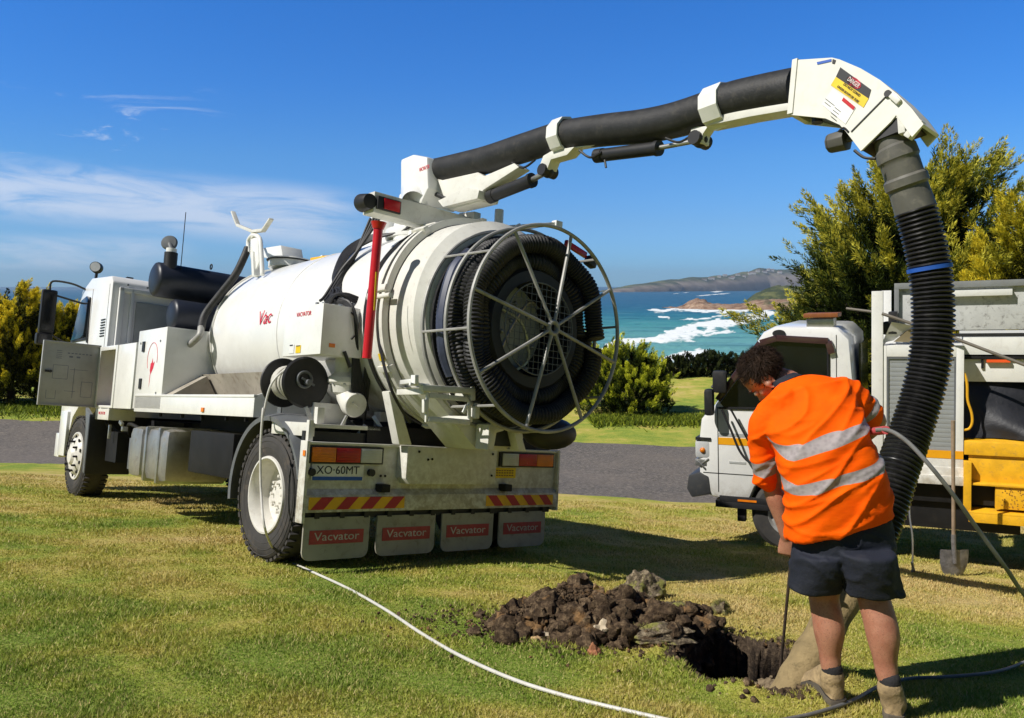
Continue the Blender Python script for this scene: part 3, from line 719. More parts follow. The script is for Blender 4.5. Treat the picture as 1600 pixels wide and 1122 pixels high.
# chassis
b = MB()
for x in (.83, 1.67): b.bb(x - .04, x + .04, -.62, 6.3, .72, 1.0)
for y in (-.4, .9, 2.1, 3.4, 4.5): b.bb(.87, 1.63, y - .05, y + .05, .76, .96)
b.cyl((.3, 0, .5), (2.2, 0, .5), .09); b.sphere((1.25, 0, .5), .22, 14, 8); b.cyl((.3, 5.49, .48), (2.2, 5.49, .48), .06)
b.cyl((1.25, .2, .55), (1.25, 3.6, .7), .05); b.bb(.7, 1.8, 3.7, 5.0, .55, 1.0); b.bb(.4, 2.1, 5.0, 6.4, .85, 1.1)
for x in (.62, 1.88): b.bb(x - .04, x + .04, -.75, .75, .58, .64)
b.bb(.75, 1.75, -.5, 2.3, 1.0, 1.12)
b.bb(.7, 2.45, .7, 3.2, .5, 1.1)
b.build('chassis', DARKM, truck, .006)

# cab ---------------------------------------------------------------
CB = MB()
prof = [(4.95, 1.02), (4.95, 2.72), (5.02, 2.80), (5.9, 2.86), (6.32, 2.72), (6.66, 2.05), (6.76, 1.85), (6.80, 1.0), (6.80, .62), (6.45, .60), (6.32, .70), (6.18, .98), (5.95, 1.12), (5.0, 1.12)]
CB.prism(prof, 'X', .12, 2.42)
cab = CB.build('cab', CABW, truck, .05)
b = MB(); b.prism([(5.86, 2.06), (5.84, 2.55), (6.00, 2.62), (6.24, 2.58), (6.57, 2.04)], 'X', .098, .122); b.build('side_window', GLASS, cab, .004)
b = MB(); b.add([(.2, 6.37, 2.66), (2.34, 6.37, 2.66), (2.34, 6.69, 2.04), (.2, 6.69, 2.04)], [(0, 1, 2, 3)]); b.build('windscreen', GLASS, cab)
b = MB(); b.prism([(5.84, 2.58), (5.80, 1.98), (5.84, 1.98), (5.88, 2.60)], 'X', .105, .122); b.prism([(6.60, 2.02), (5.82, 2.02), (5.82, 2.05), (6.60, 2.05)], 'X', .105, .122); b.build('window_seal', BLACK, cab)
b = MB(); b.bb(.117, .125, 5.78, 5.785, 1.15, 2.7); b.bb(.117, .125, 5.05, 5.055, 1.15, 2.7)
for k in range(7): b.bb(.112, .125, 5.10, 5.28, 2.03 + k * .035, 2.045 + k * .035)
b.build('door_gap', BLACK, cab)
b = MB()                                              # rear wall pressings and the blanked window
b.bb(.42, 2.1, 4.925, 4.96, 1.62, 2.50); b.build('rear_panel', GREYP, cab, .02)
b = MB(); b.bb(.20, .26, 4.90, 4.965, 1.1, 2.66); b.bb(.34, .38, 4.90, 4.965, 1.1, 2.66); b.bb(.2, 2.34, 4.90, 4.965, 2.60, 2.66); b.build('pressing', CABW, cab, .012)
b = MB()
for k in range(9): b.cyl((.3 + k * .24, 4.93, 2.70), (.3 + k * .24, 4.945, 2.70), .012, None, 8)
b.build('rivets', GREY, cab)
b = MB(); b.cyl(TX(152, 419, .5), TX(152, 419, .5) + Vector((-.05, -.09, 0)), .085, .08, 20); b.bb(.46, .54, 5.55, 5.62, 2.83, 2.90); q = TX(152, 419, .5); b.bar(q, (q.x, q.y + .05, 2.84), .03, .05); b.build('work_lamp', BLACK, cab)
b = MB(); b.cyl(TX(152, 419, .5) + Vector((-.051, -.092, 0)), TX(152, 419, .5) + Vector((-.056, -.10, 0)), .07, .07, 20); b.build('lamp_lens', CLEARL, cab)
b = MB()                                              # front bumper corner + wheel arch edge
b.bb(.10, 2.44, 6.62, 6.86, .42, .75); b.bb(.08, .16, 6.28, 6.62, .45, 1.06); b.build('bumper', CABW, truck, .02)
b = MB(); b.ring((.3, 5.49, .52), (1, 0, 0), .60, .03, 30, 6, 0, 180, (0, 1, 0)); b.build('wheel_arch', BLACK, truck)
b = MB(); m0 = TX(76, 462, -.22); m1 = TX(78, 515, -.22)
b.box((-.24, 6.5, 2.40), (.19, .10, .60)); b.box((-.26, 6.48, 2.02), (.20, .12, .16))
mr = b.build('mirror', BLACK, truck, .03)
for pp in ([(.14, 6.15, 2.72), (-.02, 6.3, 2.80), (-.22, 6.48, 2.82), (-.24, 6.5, 2.70)], [(.13, 6.3, 2.55), (-.2, 6.48, 2.64)], [(.13, 6.6, 1.95), (-.22, 6.5, 2.12)]): b = MB(); b.tube(cat_rom(pp, 5), .014, 7); b.build('mirror_arm', BLACK, mr)
b = MB(); b.bb(-.32, -.16, 6.444, 6.448, 2.14, 2.66); b.bb(-.34, -.18, 6.414, 6.418, 1.96, 2.08); b.build('mirror_glass', GLASS, mr)

# mudguard panel behind the front wheel
b = MB(); b.bb(-.05, .46, 4.72, 4.76, .32, 1.02); b.build('mudguard_panel', BLACK, truck, .008)
b = MB(); b.prism([(4.77, .32), (4.77, 1.04), (4.98, 1.12), (4.90, .9), (4.84, .34)], 'X', -.045, .0); b.build('mudguard_lip', GREY, truck, .01)
b = MB(); b.bb(.0, .30, 4.18, 4.70, .985, 1.115); pn = b.build('notice_plate', CREAM, truck, .004)
text('VACVATOR', 'notice_lettering', .05, (-.001, 4.44, 1.06), (0, -1, 0), (0, 0, 1), REDINK, pn)

# tool locker with open door, tall box, tray ------------------------------
b = MB(); y0, y1, z0, z1 = 3.42, 4.74, 1.125, 1.86
b.bb(0, .55, 3.42, 4.06, z0, z1); b.bb(.53, .56, 4.06, 4.74, z0, z1); b.bb(0, .53, 4.06, 4.74, z0, z0 + .03); b.bb(0, .53, 4.06, 4.74, z1 - .03, z1 + .002); b.bb(0, .53, 4.71, 4.742, z0 + .03, z1 - .03)
b.bb(-.012, .0, 4.04, 4.10, z0, z1); b.bb(-.012, .0, 4.68, 4.75, z0, z1); b.bb(-.012, .0, 4.10, 4.68, z1 - .05, z1)
lock = b.build('tool_locker', WHITE, truck, .005)
b = MB(); b.bb(.40, .52, 4.12, 4.6, 1.16, 1.72); b.build('locker_lining', DARKM, lock)
b = MB(); b.cyl((.25, 4.2, 1.16), (.25, 4.2, 1.42), .06, None, 14); b.cyl((.25, 4.2, 1.42), (.25, 4.2, 1.48), .03, None, 10); b.build('fire_extinguisher', RED, lock)
b = MB(); b.sphere((.2, 4.35, 1.2), .07, 10, 8, (1, 1.3, .7)); b.cyl((.35, 4.3, 1.16), (.35, 4.32, 1.62), .02); b.build('rags', MUD, lock)
b = MB(); b.bb(-.63, .0, 4.735, 4.755, 1.12, 1.88); b.bb(-.63, -.61, 4.715, 4.735, 1.12, 1.88); b.bb(-.61, .0, 4.715, 4.735, 1.86, 1.88); b.bb(-.61, 0, 4.715, 4.735, 1.12, 1.135)
door = b.build('locker_door', GREYP, truck, .003, label='grey locker door swung open, printed diagram inside')
b = MB(); b.box((-.555, 4.722, 1.52), (.06, .03, .025)); b.cyl((-.53, 4.735, 1.52), (-.53, 4.70, 1.52), .016); b.build('latch', BLACK, door)
b = MB()
for (x, z, w_, h_) in [(-.42, 1.60, .16, .005), (-.42, 1.44, .16, .005), (-.50, 1.52, .005, .16), (-.34, 1.52, .005, .16), (-.22, 1.56, .2, .004), (-.27, 1.40, .005, .36), (-.12, 1.42, .12, .005), (-.12, 1.24, .12, .005), (-.06, 1.33, .005, .18), (-.18, 1.33, .005, .18), (-.50, 1.2, .1, .005), (-.55, 1.25, .005, .1), (-.45, 1.25, .005, .1), (-.3, 1.3, .12, .005)]:
    b.bb(x - w_ / 2, x + w_ / 2, 4.7335, 4.7345, z - h_ / 2, z + h_ / 2)
for k in range(7): b.bb(-.36 + k * .04, -.335 + k * .04, 4.7335, 4.7345, 1.745, 1.757)
for k in range(5): b.bb(-.48, -.42, 4.7335, 4.7345, 1.68 + k * .022, 1.686 + k * .022)
b.bb(-.34, -.30, 4.7335, 4.7345, 1.70, 1.72); b.bb(-.26, -.22, 4.7335, 4.7345, 1.70, 1.72)
b.build('diagram', mat('faded_print', (.17, .19, .24), .5), door)
b = MB(); b.bb(0, .80, 2.50, 3.36, 1.13, 1.98); tb = b.build('control_cabinet', WHITE, truck, .008)
b = MB()
for y, z in ((3.16, 1.80), (3.16, 1.40)): b.bb(-.012, 0, y - .035, y + .035, z - .055, z + .055)
b.build('cabinet_latch', BLACK, tb)
b = MB()
for y, z in ((2.66, 1.84), (2.66, 1.30), (3.27, 1.84)): b.cyl((0, y, z), (-.006, y, z), .012, None, 8)
b.build('bolt', GREY, tb)
b = MB(); q = lambda y, z: (-.0012, y, z)               # red emblem: plume under a ring of letters
b.tube([(-.001, 2.86 + .15 * math.cos(R(-35 + a * 10)), 1.66 + .17 * math.sin(R(-35 + a * 10))) for a in range(24)], .0035, 5)
b.add([q(2.90, 1.61), q(2.87, 1.62), q(2.85, 1.67), q(2.83, 1.61), q(2.78, 1.63), q(2.81, 1.56), q(2.85, 1.52), q(2.88, 1.49), q(2.91, 1.54)], [tuple(range(9))])
b.add([q(2.88, 1.49), q(2.885, 1.41), q(2.90, 1.35), q(2.897, 1.41), q(2.895, 1.50)], [tuple(range(5))])
b.build('emblem', REDINK, tb)

b = MB()                                               # tray: trough with sloped ends
b.bb(0, .02, .35, 3.30, 1.10, 1.27); b.bb(.02, .75, .35, 2.48, 1.11, 1.13)
b.prism([(.0, 1.10), (.7, 1.10), (.7, 1.50), (.55, 1.49), (.0, 1.275)], 'Y', .33, .35)
b.bb(-.006, .03, .33, 3.3, 1.262, 1.285)
tray = b.build('side_tray', WHITE, truck, .003)
DTRAY = mat('dirty_tray', (.42, .38, .31), .75, var=.25, dirt=.9, dirtcol=(.20, .16, .11), scale=3)
b = MB(); b.prism([(.02, 1.135), (.62, 1.135), (.40, 1.52), (.38, 1.52), (.58, 1.15), (.02, 1.15)], 'Y', .36, 2.47); b.build('tray_liner', DTRAY, tray)
b = MB(); b.prism([(.02, 1.15), (.57, 1.15), (.37, 1.50), (.02, 1.275)], 'Y', 2.30, 2.47); b.build('tray_end', DTRAY, tray)
b = MB(); b.sphere((.32, 1.35, 1.19), .06, 12, 8); b.cyl((.32, 1.35, 1.2), (.32, 1.25, 1.26), .02); b.build('rag', mat('blue_rag', (.12, .22, .38), .8), tray)
b = MB(); b.bb(-.012, 0, 1.35, 1.41, 1.125, 1.165); b.build('side_reflector', AMBERL, tray, .003)
b = MB()
for y in (.55, .95, 1.5, 2.0, 2.6): b.bb(.03, .06, y - .01, y + .01, 1.06, 1.10)
b.build('tray_bracket', DARKM, tray)

# tanks and boxes under the tray
for nm, ya, yb in (('fuel_tank', 2.28, 3.02), ('fuel_tank', 3.06, 3.45)):
    b = MB(); b.bb(.02, .70, ya, yb, .40, .94); o = b.build(nm, ALU, truck, .09)
    if ya < 3:
        for y in (2.48, 2.86):
            s_ = MB(); s_.bb(.0, .72, y - .03, y + .03, .385, .955); s_.build('strap', STEEL, o, .07)
b = MB(); b.bb(.72, 1.0, .85, 2.3, .5, .95); b.bb(.1, .65, .9, 1.9, .55, .95); b.build('battery_box', DARKM, truck, .02)
b = MB(); b.cyl((.22, 3.75, .45), (.22, 3.75, .80), .09, None, 18); b.cyl((.22, 3.75, .80), (.22, 3.75, .86), .05); b.build('air_filter', GREY, truck, .008)
b = MB(); b.tube(cat_rom([(.1, 4.6, .95), (.25, 4.2, .8), (.15, 3.9, .95), (.2, 3.6, .9)], 6), .022, 8); b.tube(cat_rom([(.3, 4.6, .8), (.3, 4.2, .65), (.2, 3.8, .9)], 6), .015, 8); b.bb(.1, .5, 4.1, 4.5, .5, .85); b.build('air_lines', DARKM, truck)
b = MB(); b.box((.05, 3.85, .96), (.03, .10, .04), (20, 0, 0)); b.box((.02, 3.62, .90), (.06, .05, .05)); b.box((.05, 4.25, .85), (.03, .03, .16)); b.build('valve_block', STEEL, truck, .004)

# mudguard over the rear wheel
b = MB(); n_ = 30; rings = []
for i in range(n_ + 1):
    a = R(-8 + 172 * i / n_); c, s_ = math.cos(a), math.sin(a); rr = .60
    rings.append([(-.03, c * (rr - .02), .5 + s_ * (rr - .02)), (-.035, c * (rr + .015), .5 + s_ * (rr + .015)), (.08, c * (rr + .045), .5 + s_ * (rr + .045)), (.60, c * (rr + .045), .5 + s_ * (rr + .045)), (.60, c * (rr + .03), .5 + s_ * (rr + .03)), (.08, c * (rr + .03), .5 + s_ * (rr + .03))])
b.loft(rings); b.build('rear_mudguard', GREY, truck)
b = MB()
for i in range(n_ + 1): pass
rings = [[(2.53 - p[0] + 0.0, p[1], p[2]) for p in r_] for r_ in rings]
b.loft(rings); b.build('rear_mudguard', GREY, truck)
b = MB(); b.bb(-.03, .0, -.68, -.62, .68, .80); b.build('guard_stay', WHITE, truck)

# rear shelf and posts
b = MB(); b.bb(.02, .62, -.62, -.02, 1.045, 1.075); b.bb(.0, .05, -.62, -.02, .98, 1.08); b.bb(.1, .16, -.55, -.50, 1.07, 1.2); b.bb(-.01, .03, -.64, -.60, .72, 1.1); b.bb(.20, .50, -.30, -.26, 1.07, 1.24)
b.build('rear_shelf', CREAM, truck, .004)

# tail: crossbeam, lights, plates, chevrons, flaps ------------------------
b = MB()
b.bb(-.02, 2.52, -.66, -.60, .60, .935); b.prism([(-.66, .60), (-.60, .60), (-.60, .56), (-.70, .56)], 'X', -.02, 2.52); b.bb(-.02, 2.52, -.70, -.60, .435, .56); b.bb(-.03, 2.53, -.69, -.60, .925, .945)
b.bb(-.045, -.02, -.70, -.60, .36, .95); b.bb(2.52, 2.545, -.70, -.60, .40, .95)
tail = b.build('tail_panel', CREAM, truck, .004)
b = MB(); b.bb(-.052, -.045, -.69, -.655, .84, .88); b.build('side_marker', AMBERL, tail)
b = MB(); b.prism([(.80, .645), (1.62, .645), (1.68, .69), (1.68, .94), (.76, .94), (.76, .69)], 'Y', -.80, -.662); b.build('tow_housing', CREAM, tail, .008)
b = MB()
for x, z in ((.96, .84), (1.0, .845), (.87, .90), (1.63, .90), (1.63, .72), (.62, .70), (.66, .70)): b.cyl((x, -.802 if x > .75 else -.662, z), (x, -.808 if x > .75 else -.668, z), .010, None, 8)
b.build('bolt', DARKM, tail)
def light(x0, x1, x2, x3, cols, z0=.80, z1=.905):
    L = bpy.data.objects.new('tail_light', None); COL.objects.link(L); L.parent = truck
    b = MB(); b.bb(x0 - .02, x3 + .02, -.685, -.662, z0 - .012, z1 + .012); b.build('housing', BLACK, L, .003)
    for (a, c, mt, nm) in ((x0, x1, cols[0], 0), (x1, x2, cols[1], 0), (x2, x3, cols[2], 0)):
        b = MB(); b.bb(a + .003, c - .003, -.70, -.686, z0, z1)
        for i in range(5): b.bb(a + .012, c - .012, -.703, -.70, z0 + .008 + i * .02, z0 + .014 + i * .02)
        b.build({'amber_lens': 'amber_lens', 'red_lens': 'red_lens', 'clear_lens': 'reversing_lens'}[mt.name], mt, L, .002)
light(.0, .20, .41, .60, (AMBERL, REDL, CLEARL)); light(1.84, 2.03, 2.25, 2.46, (CLEARL, REDL, AMBERL))
b = MB(); b.bb(.02, .46, -.672, -.662, .665, .785); pl = b.build('number_plate', WHT, truck, .002)
b = MB(); b.bb(.03, .45, -.675, -.6725, .665, .692); b.build('plate_strip', BLUE, pl)
text('XO·60MT', 'plate_lettering', .085, (.24, -.673, .738), (1, 0, 0), (0, 0, 1), BLK, pl, width=.36)
for x in (-.005, .50): b = MB(); b.cyl((x + .02, -.665, .725), (x + .02, -.70, .725), .028, None, 14); b.build('plate_lamp', BLACK, truck)
b = MB(); b.add([(1.80, -.664, .78), (1.70, -.664, .69), (2.03, -.664, .69), (2.03, -.664, .78)], [(0, 3, 2, 1)]); b.build('warning_sticker', YEL, truck)
b = MB()
for k, zz in enumerate((.755, .735, .712)):
    for j in range(7): b.bb(1.80 + j * .03, 1.82 + j * .03, -.6665, -.665, zz - .005, zz + .005)
b.build('sticker_print', mat('brown_print', (.25, .12, .01), .5), truck)
def chev(x0, x1, n, d):
    e = bpy.data.objects.new('chevron_marker', None); COL.objects.link(e); e.parent = truck
    z0, z1 = .455, .545; b = MB(); b.bb(x0, x1, -.705, -.701, z0, z1); b.build('yellow_sheet', mat('chevron_yellow', (.78, .42, .01), .4), e)
    b = MB(); w_ = (x1 - x0) / n; s_ = .085 * d
    for k in range(n):
        a = x0 + w_ * (k + .28); c = a + w_ * .5; lo, hi = (a - s_ * .5, a + s_ * .5)
        pts = [(a - s_ / 2, z0), (c - s_ / 2, z0), (c + s_ / 2, z1), (a + s_ / 2, z1)]
        pts = [(min(max(p[0], x0), x1), p[1]) for p in pts]
        b.add([(p[0], -.7065, p[1]) for p in pts], [(0, 1, 2, 3)])
    b.build('red_stripes', mat('chevron_red', (.42, .015, .03), .4), e)
chev(.0, .83, 4, 1); chev(1.67, 2.47, 4, -1)
FLAP = mat('flap_rubber', (.36, .34, .28), .6, var=.15, dirt=.7, dirtcol=(.16, .14, .10), scale=5)
FLR = mat('flap_red', (.40, .05, .05), .6, var=.2, dirt=.5, dirtcol=(.28, .14, .11), scale=12); FLW = mat('flap_white', (.55, .52, .46), .6, var=.2)
for k in range(4):
    x0 = .0 + k * .625; x1 = x0 + .555; zt, zb_ = .395, .085; rr = .06
    pts = [(x0, zt), (x1, zt), (x1, zb_ + rr)] + [(x1 - rr + rr * math.cos(R(a)), zb_ + rr + rr * math.sin(R(a))) for a in (-30, -60, -90)] + [(x0 + rr + rr * math.cos(R(a)), zb_ + rr + rr * math.sin(R(a))) for a in (-90, -120, -150, -180)]
    b = MB(); b.prism(pts, 'Y', -.655, -.64); f_ = b.build('mud_flap', FLAP, truck)
    b = MB(); b.bb(x0 + .05, x1 - .05, -.6585, -.6555, .20, .30); b.build('flap_print', FLR, f_)
    text('Vacvator', 'flap_lettering', .085, ((x0 + x1) / 2, -.659, .252), (1, 0, 0), (0, 0, 1), FLW, f_, width=.38)
b = MB(); b.bb(0, 2.5, -.63, -.60, .38, .435); b.bb(-.02, 2.5, -.6, -.56, .9, 1.02)
for k in range(12): b.bb(.08 + k * .21, .12 + k * .21, -.66, -.63, .385, .43)
b.build('flap_rail', BLACK, truck)

# ------------------------------------------------------------ debris tank
TC = Vector((1.25, 0, 1.93)); TR = .83
b = MB(); prof = [(-.80, TR)] + [(y, TR) for y in (-.4, .3, 1, 1.7, 2.40)]
prof += [(2.40 + .42 * math.sin(R(a)), TR * (math.cos(R(a)) ** .55)) for a in (12, 25, 38, 50, 62, 73, 82, 89)]
b.lathe(prof, TC, (0, 1, 0), 96); tank = b.build('debris_tank', WTANK, truck, ang=40)
b = MB(); b.ring(TC + Vector((0, .9, 0)), (0, 1, 0), TR + .001, .006, 80, 5); b.build('weld_seam', WTANK, tank)
b = MB(); b.ring(TC + Vector((0, 2.40, 0)), (0, 1, 0), TR + .004, .012, 80, 6); b.build('tank_seam', CREAM, tank)
b = MB(); b.ring(TC + Vector((0, 2.46, 0)), (0, 1, 0), TR - .01, .006, 80, 6); b.build('tank_band', DARKM, tank)
# tank rear: flange, seal, ribs, door barrel
b = MB()
for y in (-.82, -.90): b.lathe([(y - .02, TR + .0), (y - .02, TR + .055), (y + .02, TR + .055), (y + .02, TR)], TC, (0, 1, 0), 88)
b.build('door_flange', CREAM, tank, 0)
b = MB(); b.lathe([(-.88, TR - .01), (-.88, TR + .03), (-.84, TR + .03), (-.84, TR - .01)], TC, (0, 1, 0), 88); b.ring(TC + Vector((0, -.62, 0)), (0, 1, 0), TR + .016, .014, 80, 6); b.build('door_seal', BLACK, tank)
b = MB(); b.lathe([(-.92, TR - .005), (-1.22, TR - .02), (-1.30, TR - .10), (-1.32, 0)], TC, (0, 1, 0), 88); dr = b.build('rear_door', CREAM, truck, label='round cream rear door of the tank')
for a in range(0, 360, 40):
    b = MB()
    c = TC + Vector((math.cos(R(a + 8)) * (TR + .05), -.86, math.sin(R(a + 8)) * (TR + .05)))
    b.box(c, (.05, .16, .05), Matrix.Rotation(-R(a + 8), 3, 'Y')); b.build('door_clamp', CREAM, dr, .006)
b = MB()
c = TC + Vector((-TR - .04, -.86, .12)); b.cyl(c + Vector((-.01, .06, 0)), c + Vector((-.01, .10, 0)), .05, None, 16); b.cyl(c + Vector((0, -.14, 0)), c + Vector((0, .08, 0)), .02)
b.build('clamp_knob', CREAM, dr)
b = MB()
for a, yy in ((-158, 0), (-152, 0)): 
    c = TC + Vector((math.cos(R(a)) * (TR + .058), -.86, math.sin(R(a)) * (TR + .058))); b.box(c, (.004, .07, .055), Matrix.Rotation(-R(a), 3, 'Y'))
b.build('caution_stickers', YEL, dr)
b = MB()                                                # hopper foot under the door, support legs
b.prism([(.55, 1.38), (1.85, 1.38), (1.35, .945), (1.05, .945)], 'Y', -1.28, -.90); b.prism([(.68, .95), (.55, 1.35), (.62, 1.36), (.80, .95)], 'Y', -.80, -.70); b.prism([(1.95, .95), (2.05, 1.35), (1.98, 1.36), (1.85, .95)], 'Y', -.80, -.70)
b.bb(.75, 1.75, -.4, -.3, 1.0, 1.2); b.bb(.75, 1.75, 1.9, 2.0, 1.0, 1.25); b.bb(.75, 1.75, .7, .8, 1.0, 1.2)
b.build('tank_cradle', CREAM, truck, .01)
b = MB(); b.bb(.5, 2.3, -.62, .3, .93, 1.08); b.build('underfloor', DARKM, truck)
b = MB(); 
for px in (735, 700): pass
b.prism([(1.02, .95), (1.02, 1.14), (1.10, 1.16), (1.18, 1.10), (1.10, 1.08), (1.08, .95)], 'Y', -1.45, -1.30); b.prism([(1.36, .95), (1.30, 1.10), (1.36, 1.12), (1.44, .95)], 'Y', -1.42, -1.32); b.build('latch_jaw', CREAM, truck, .01)
# step frame at the rear left
e = bpy.data.objects.new('step_frame', None); COL.objects.link(e); e.parent = truck
Yf = -1.55; pA = lambda x, y: TY(x, y, Yf)
b = MB(); b.bar(pA(658, 606), pA(738, 611), .05, .045); b.bar(pA(670, 618), pA(732, 624), .025, .035); b.bar(pA(668, 655), pA(733, 660), .03, .04)
b.bar(pA(664, 624), pA(664, 645), .03, .035); b.bar(pA(737, 604), pA(737, 626), .04, .04); b.bar(pA(743, 630), pA(742, 654), .05, .045); b.bar(pA(668, 610), pA(666, 660), .02, .02); b.bar(pA(733, 620), pA(733, 660), .025, .02); b.build('frame', CREAM, e, .006)
b = MB(); b.bar(pA(730, 633), pA(724, 645), .02, .02); b.build('step_catch', WHITE, e)
b = MB()
for px, py in ((666, 612), (735, 615), (735, 655)): b.bar(pA(px, py), pA(px, py) + Vector((.05, .40, 0)), .04, .04)
b.build('bracket', CREAM, e, .004)
b = MB(); b.bar(pA(648, 586), pA(648, 600), .05, .03); b.bar(pA(640, 600), pA(670, 602), .02, .02); b.bar(pA(648, 595), pA(648, 595) + Vector((.1, .3, 0)), .03, .03); b.build('marker_bracket', WHITE, e, .003)

# reel of suction hoses on the door, in its wire cage
reel = bpy.data.objects.new('hose_reel', None); COL.objects.link(reel); reel.parent = truck
RCc = Vector((1.25, 0, 1.865))
for (y, r_) in ((-1.29, .775), (-1.55, .765), (-1.80, .758)):
    b = MB(); b.ring(RCc + Vector((0, y, 0)), (0, 1, 0), r_, .015, 96, 8); b.build('cage_ring', GALV, reel)
b = MB(); hub = RCc + Vector((0, -1.84, .0))
for k in range(8):
    a = R(31 + 45 * k); b.tube([hub + Vector((math.cos(a) * .05, 0, math.sin(a) * .05)), RCc + Vector((math.cos(a) * .758, -1.80, math.sin(a) * .758))], .0135, 8)
b.ring(hub, (0, 1, 0), .045, .018, 24, 8); b.build('cage_spokes', GALV, reel)
for a in (8, 52, 97, 142, 187, 232, 277, 322):
    b = MB(); c, s_ = math.cos(R(a)), math.sin(R(a)); b.tube([RCc + Vector((c * .78, -1.29, s_ * .78)), RCc + Vector((c * .758, -1.80, s_ * .758))], .010, 6); b.build('cage_rod', GALV, reel)
def ribbed(bm, pts, r, pitch, amp, n=14):
    """corrugated hose along a dense path"""
    L = [0]; 
    for i in range(1, len(pts)): L.append(L[-1] + (Vector(pts[i]) - Vector(pts[i - 1])).length)
    m = int(L[-1] / pitch); out = []; rr = []
    j = 0
    for k in range(m * 4 + 1):
        s_ = L[-1] * k / (m * 4)
        while j < len(L) - 2 and L[j + 1] < s_: j += 1
        t = (s_ - L[j]) / max(1e-9, L[j + 1] - L[j]); out.append(Vector(pts[j]).lerp(Vector(pts[j + 1]), t)); rr.append(r + amp * (.5, 1, .5, -1.0)[k % 4] * .5)
    bm.tube(out, rr, n)
for i, (y, rad, hr_, a0, a1) in enumerate(((-1.68, .638, .068, 0, 352), (-1.53, .648, .068, 20, 365), (-1.38, .65, .068, 10, 350), (-1.60, .51, .065, 0, 355))):
    pts = [RCc + Vector((math.cos(R(a0 + (a1 - a0) * k / 150)) * rad, y + .02 * math.sin(k * .3), math.sin(R(a0 + (a1 - a0) * k / 150)) * rad)) for k in range(151)]
    b = MB(); ribbed(b, pts, hr_, .026, .012, 12); b.build('coiled_hose', RUBBER, reel)
b = MB(); b.lathe([(-1.33, .735), (-1.36, .74), (-1.36, .30), (-1.36, 0)], RCc, (0, 1, 0), 60); b.lathe([(-1.34, .48), (-1.62, .47), (-1.66, .44), (-1.66, .36), (-1.36, .35)], RCc, (0, 1, 0), 50); b.build('reel_drum', BLACK, reel)
b = MB(); b.lathe([(-1.34, .33), (-1.40, .33), (-1.42, .25), (-1.43, 0)], RCc + Vector((-.05, 0, .02)), (0, 1, 0), 40); b.build('centre_plate', GREYP, reel)
b = MB()
for k in range(-6, 7):
    t = k * .05; h = math.sqrt(max(0, .34 ** 2 - t * t))
    b.tube([RCc + Vector((t, -1.70, -h)), RCc + Vector((t, -1.70, h))], .003, 4); b.tube([RCc + Vector((-h, -1.704, t)), RCc + Vector((h, -1.704, t))], .003, 4)
b.ring(RCc + Vector((0, -1.70, 0)), (0, 1, 0), .345, .006, 48, 6); b.build('wire_guard', GREY, reel)
b = MB()
for k in range(11):
    a = k * 2.39; rr = .08 + .022 * k; b.sphere(RCc + Vector((math.cos(a) * rr, -1.46, math.sin(a) * rr)), .018, 8, 6)
b.tube(cat_rom([RCc + Vector(v) for v in ((-.2, -1.46, .15), (0, -1.5, .05), (.1, -1.48, -.2), (.0, -1.46, -.3))], 5), .014, 6)
b.tube(cat_rom([RCc + Vector(v) for v in ((.2, -1.46, .2), (.05, -1.5, .22), (-.1, -1.48, .0), (-.18, -1.46, -.2))], 5), .012, 6); b.build('fittings', STEEL, reel)
b = MB(); pts = cat_rom([RCc + Vector(v) for v in ((-.50, -1.46, .50), (-.62, -1.44, .35), (-.69, -1.44, .05), (-.66, -1.44, -.22), (-.58, -1.44, -.38))], 8); b.tube(pts, .062, 10); b.build('lay_flat_hose', mat('blue_black_hose', (.04, .05, .09), .45, var=.4), reel)
b = MB(); b.bb(1.1, 1.45, -1.34, -1.2, .98, 1.12); b.sphere((1.85, -1.25, 1.10), .17, 14, 10, (1.6, 1, .8)); b.build('reel_motor', BLACK, truck)

# ------------------------------------------------------------ tank-top gear
b = MB(); b.prism([(-.58, 2.76), (-.42, 2.76), (-.42, 2.93), (-.58, 2.93)], 'X', .44, 1.45)
beam = b.build('light_beam', CREAM, truck, .006)
b = MB(); b.bb(.46, .68, -.605, -.581, 2.79, 2.895); o = b.build('beam_marker', BLACK, beam, .004)
b = MB(); b.bb(.515, .665, -.615, -.606, 2.80, 2.885); b.build('marker_lens', REDL, beam, .003)
b = MB(); b.cyl((.44, -.5, 2.85), (.41, -.5, 2.85), .02); b.cyl((.415, -.44, 2.85), (.405, -.58, 2.84), .075, .06, 20); b.build('work_lamp', BLACK, beam, .004)
b = MB(); b.prism([(-.40, 2.70), (-.40, 3.0), (-.62, 2.98), (-.62, 2.76)], 'X', 1.42, 1.50); b.bb(1.30, 1.62, -.62, -.30, 2.70, 2.80); b.bb(.92, 1.12, -.75, -.55, 2.66, 2.76); b.build('beam_mount', CREAM, truck, .01)
b = MB(); b.cyl((1.62, -.72, 2.7), (1.62, -.72, 3.02), .04, None, 14); b.bar((1.50, -.95, 2.80), (2.02, -1.02, 2.93), .035, .035); b.box((2.04, -1.02, 2.93), (.08, .06, .06)); b.bar((1.45, -.9, 2.70), (1.55, -1.1, 2.80), .05, .05)
b.build('door_ram_arm', WHITE, truck, .006)
b = MB(); b.box((1.98, -1.32, 2.66), (.26, .03, .05), (0, 14, 0)); b.build('top_marker', REDL, truck, .004)
b = MB(); b.box((2.16, -1.33, 2.58), (.1, .07, .08), (0, 20, 0)); b.build('beacon_base', BLACK, truck, .01)

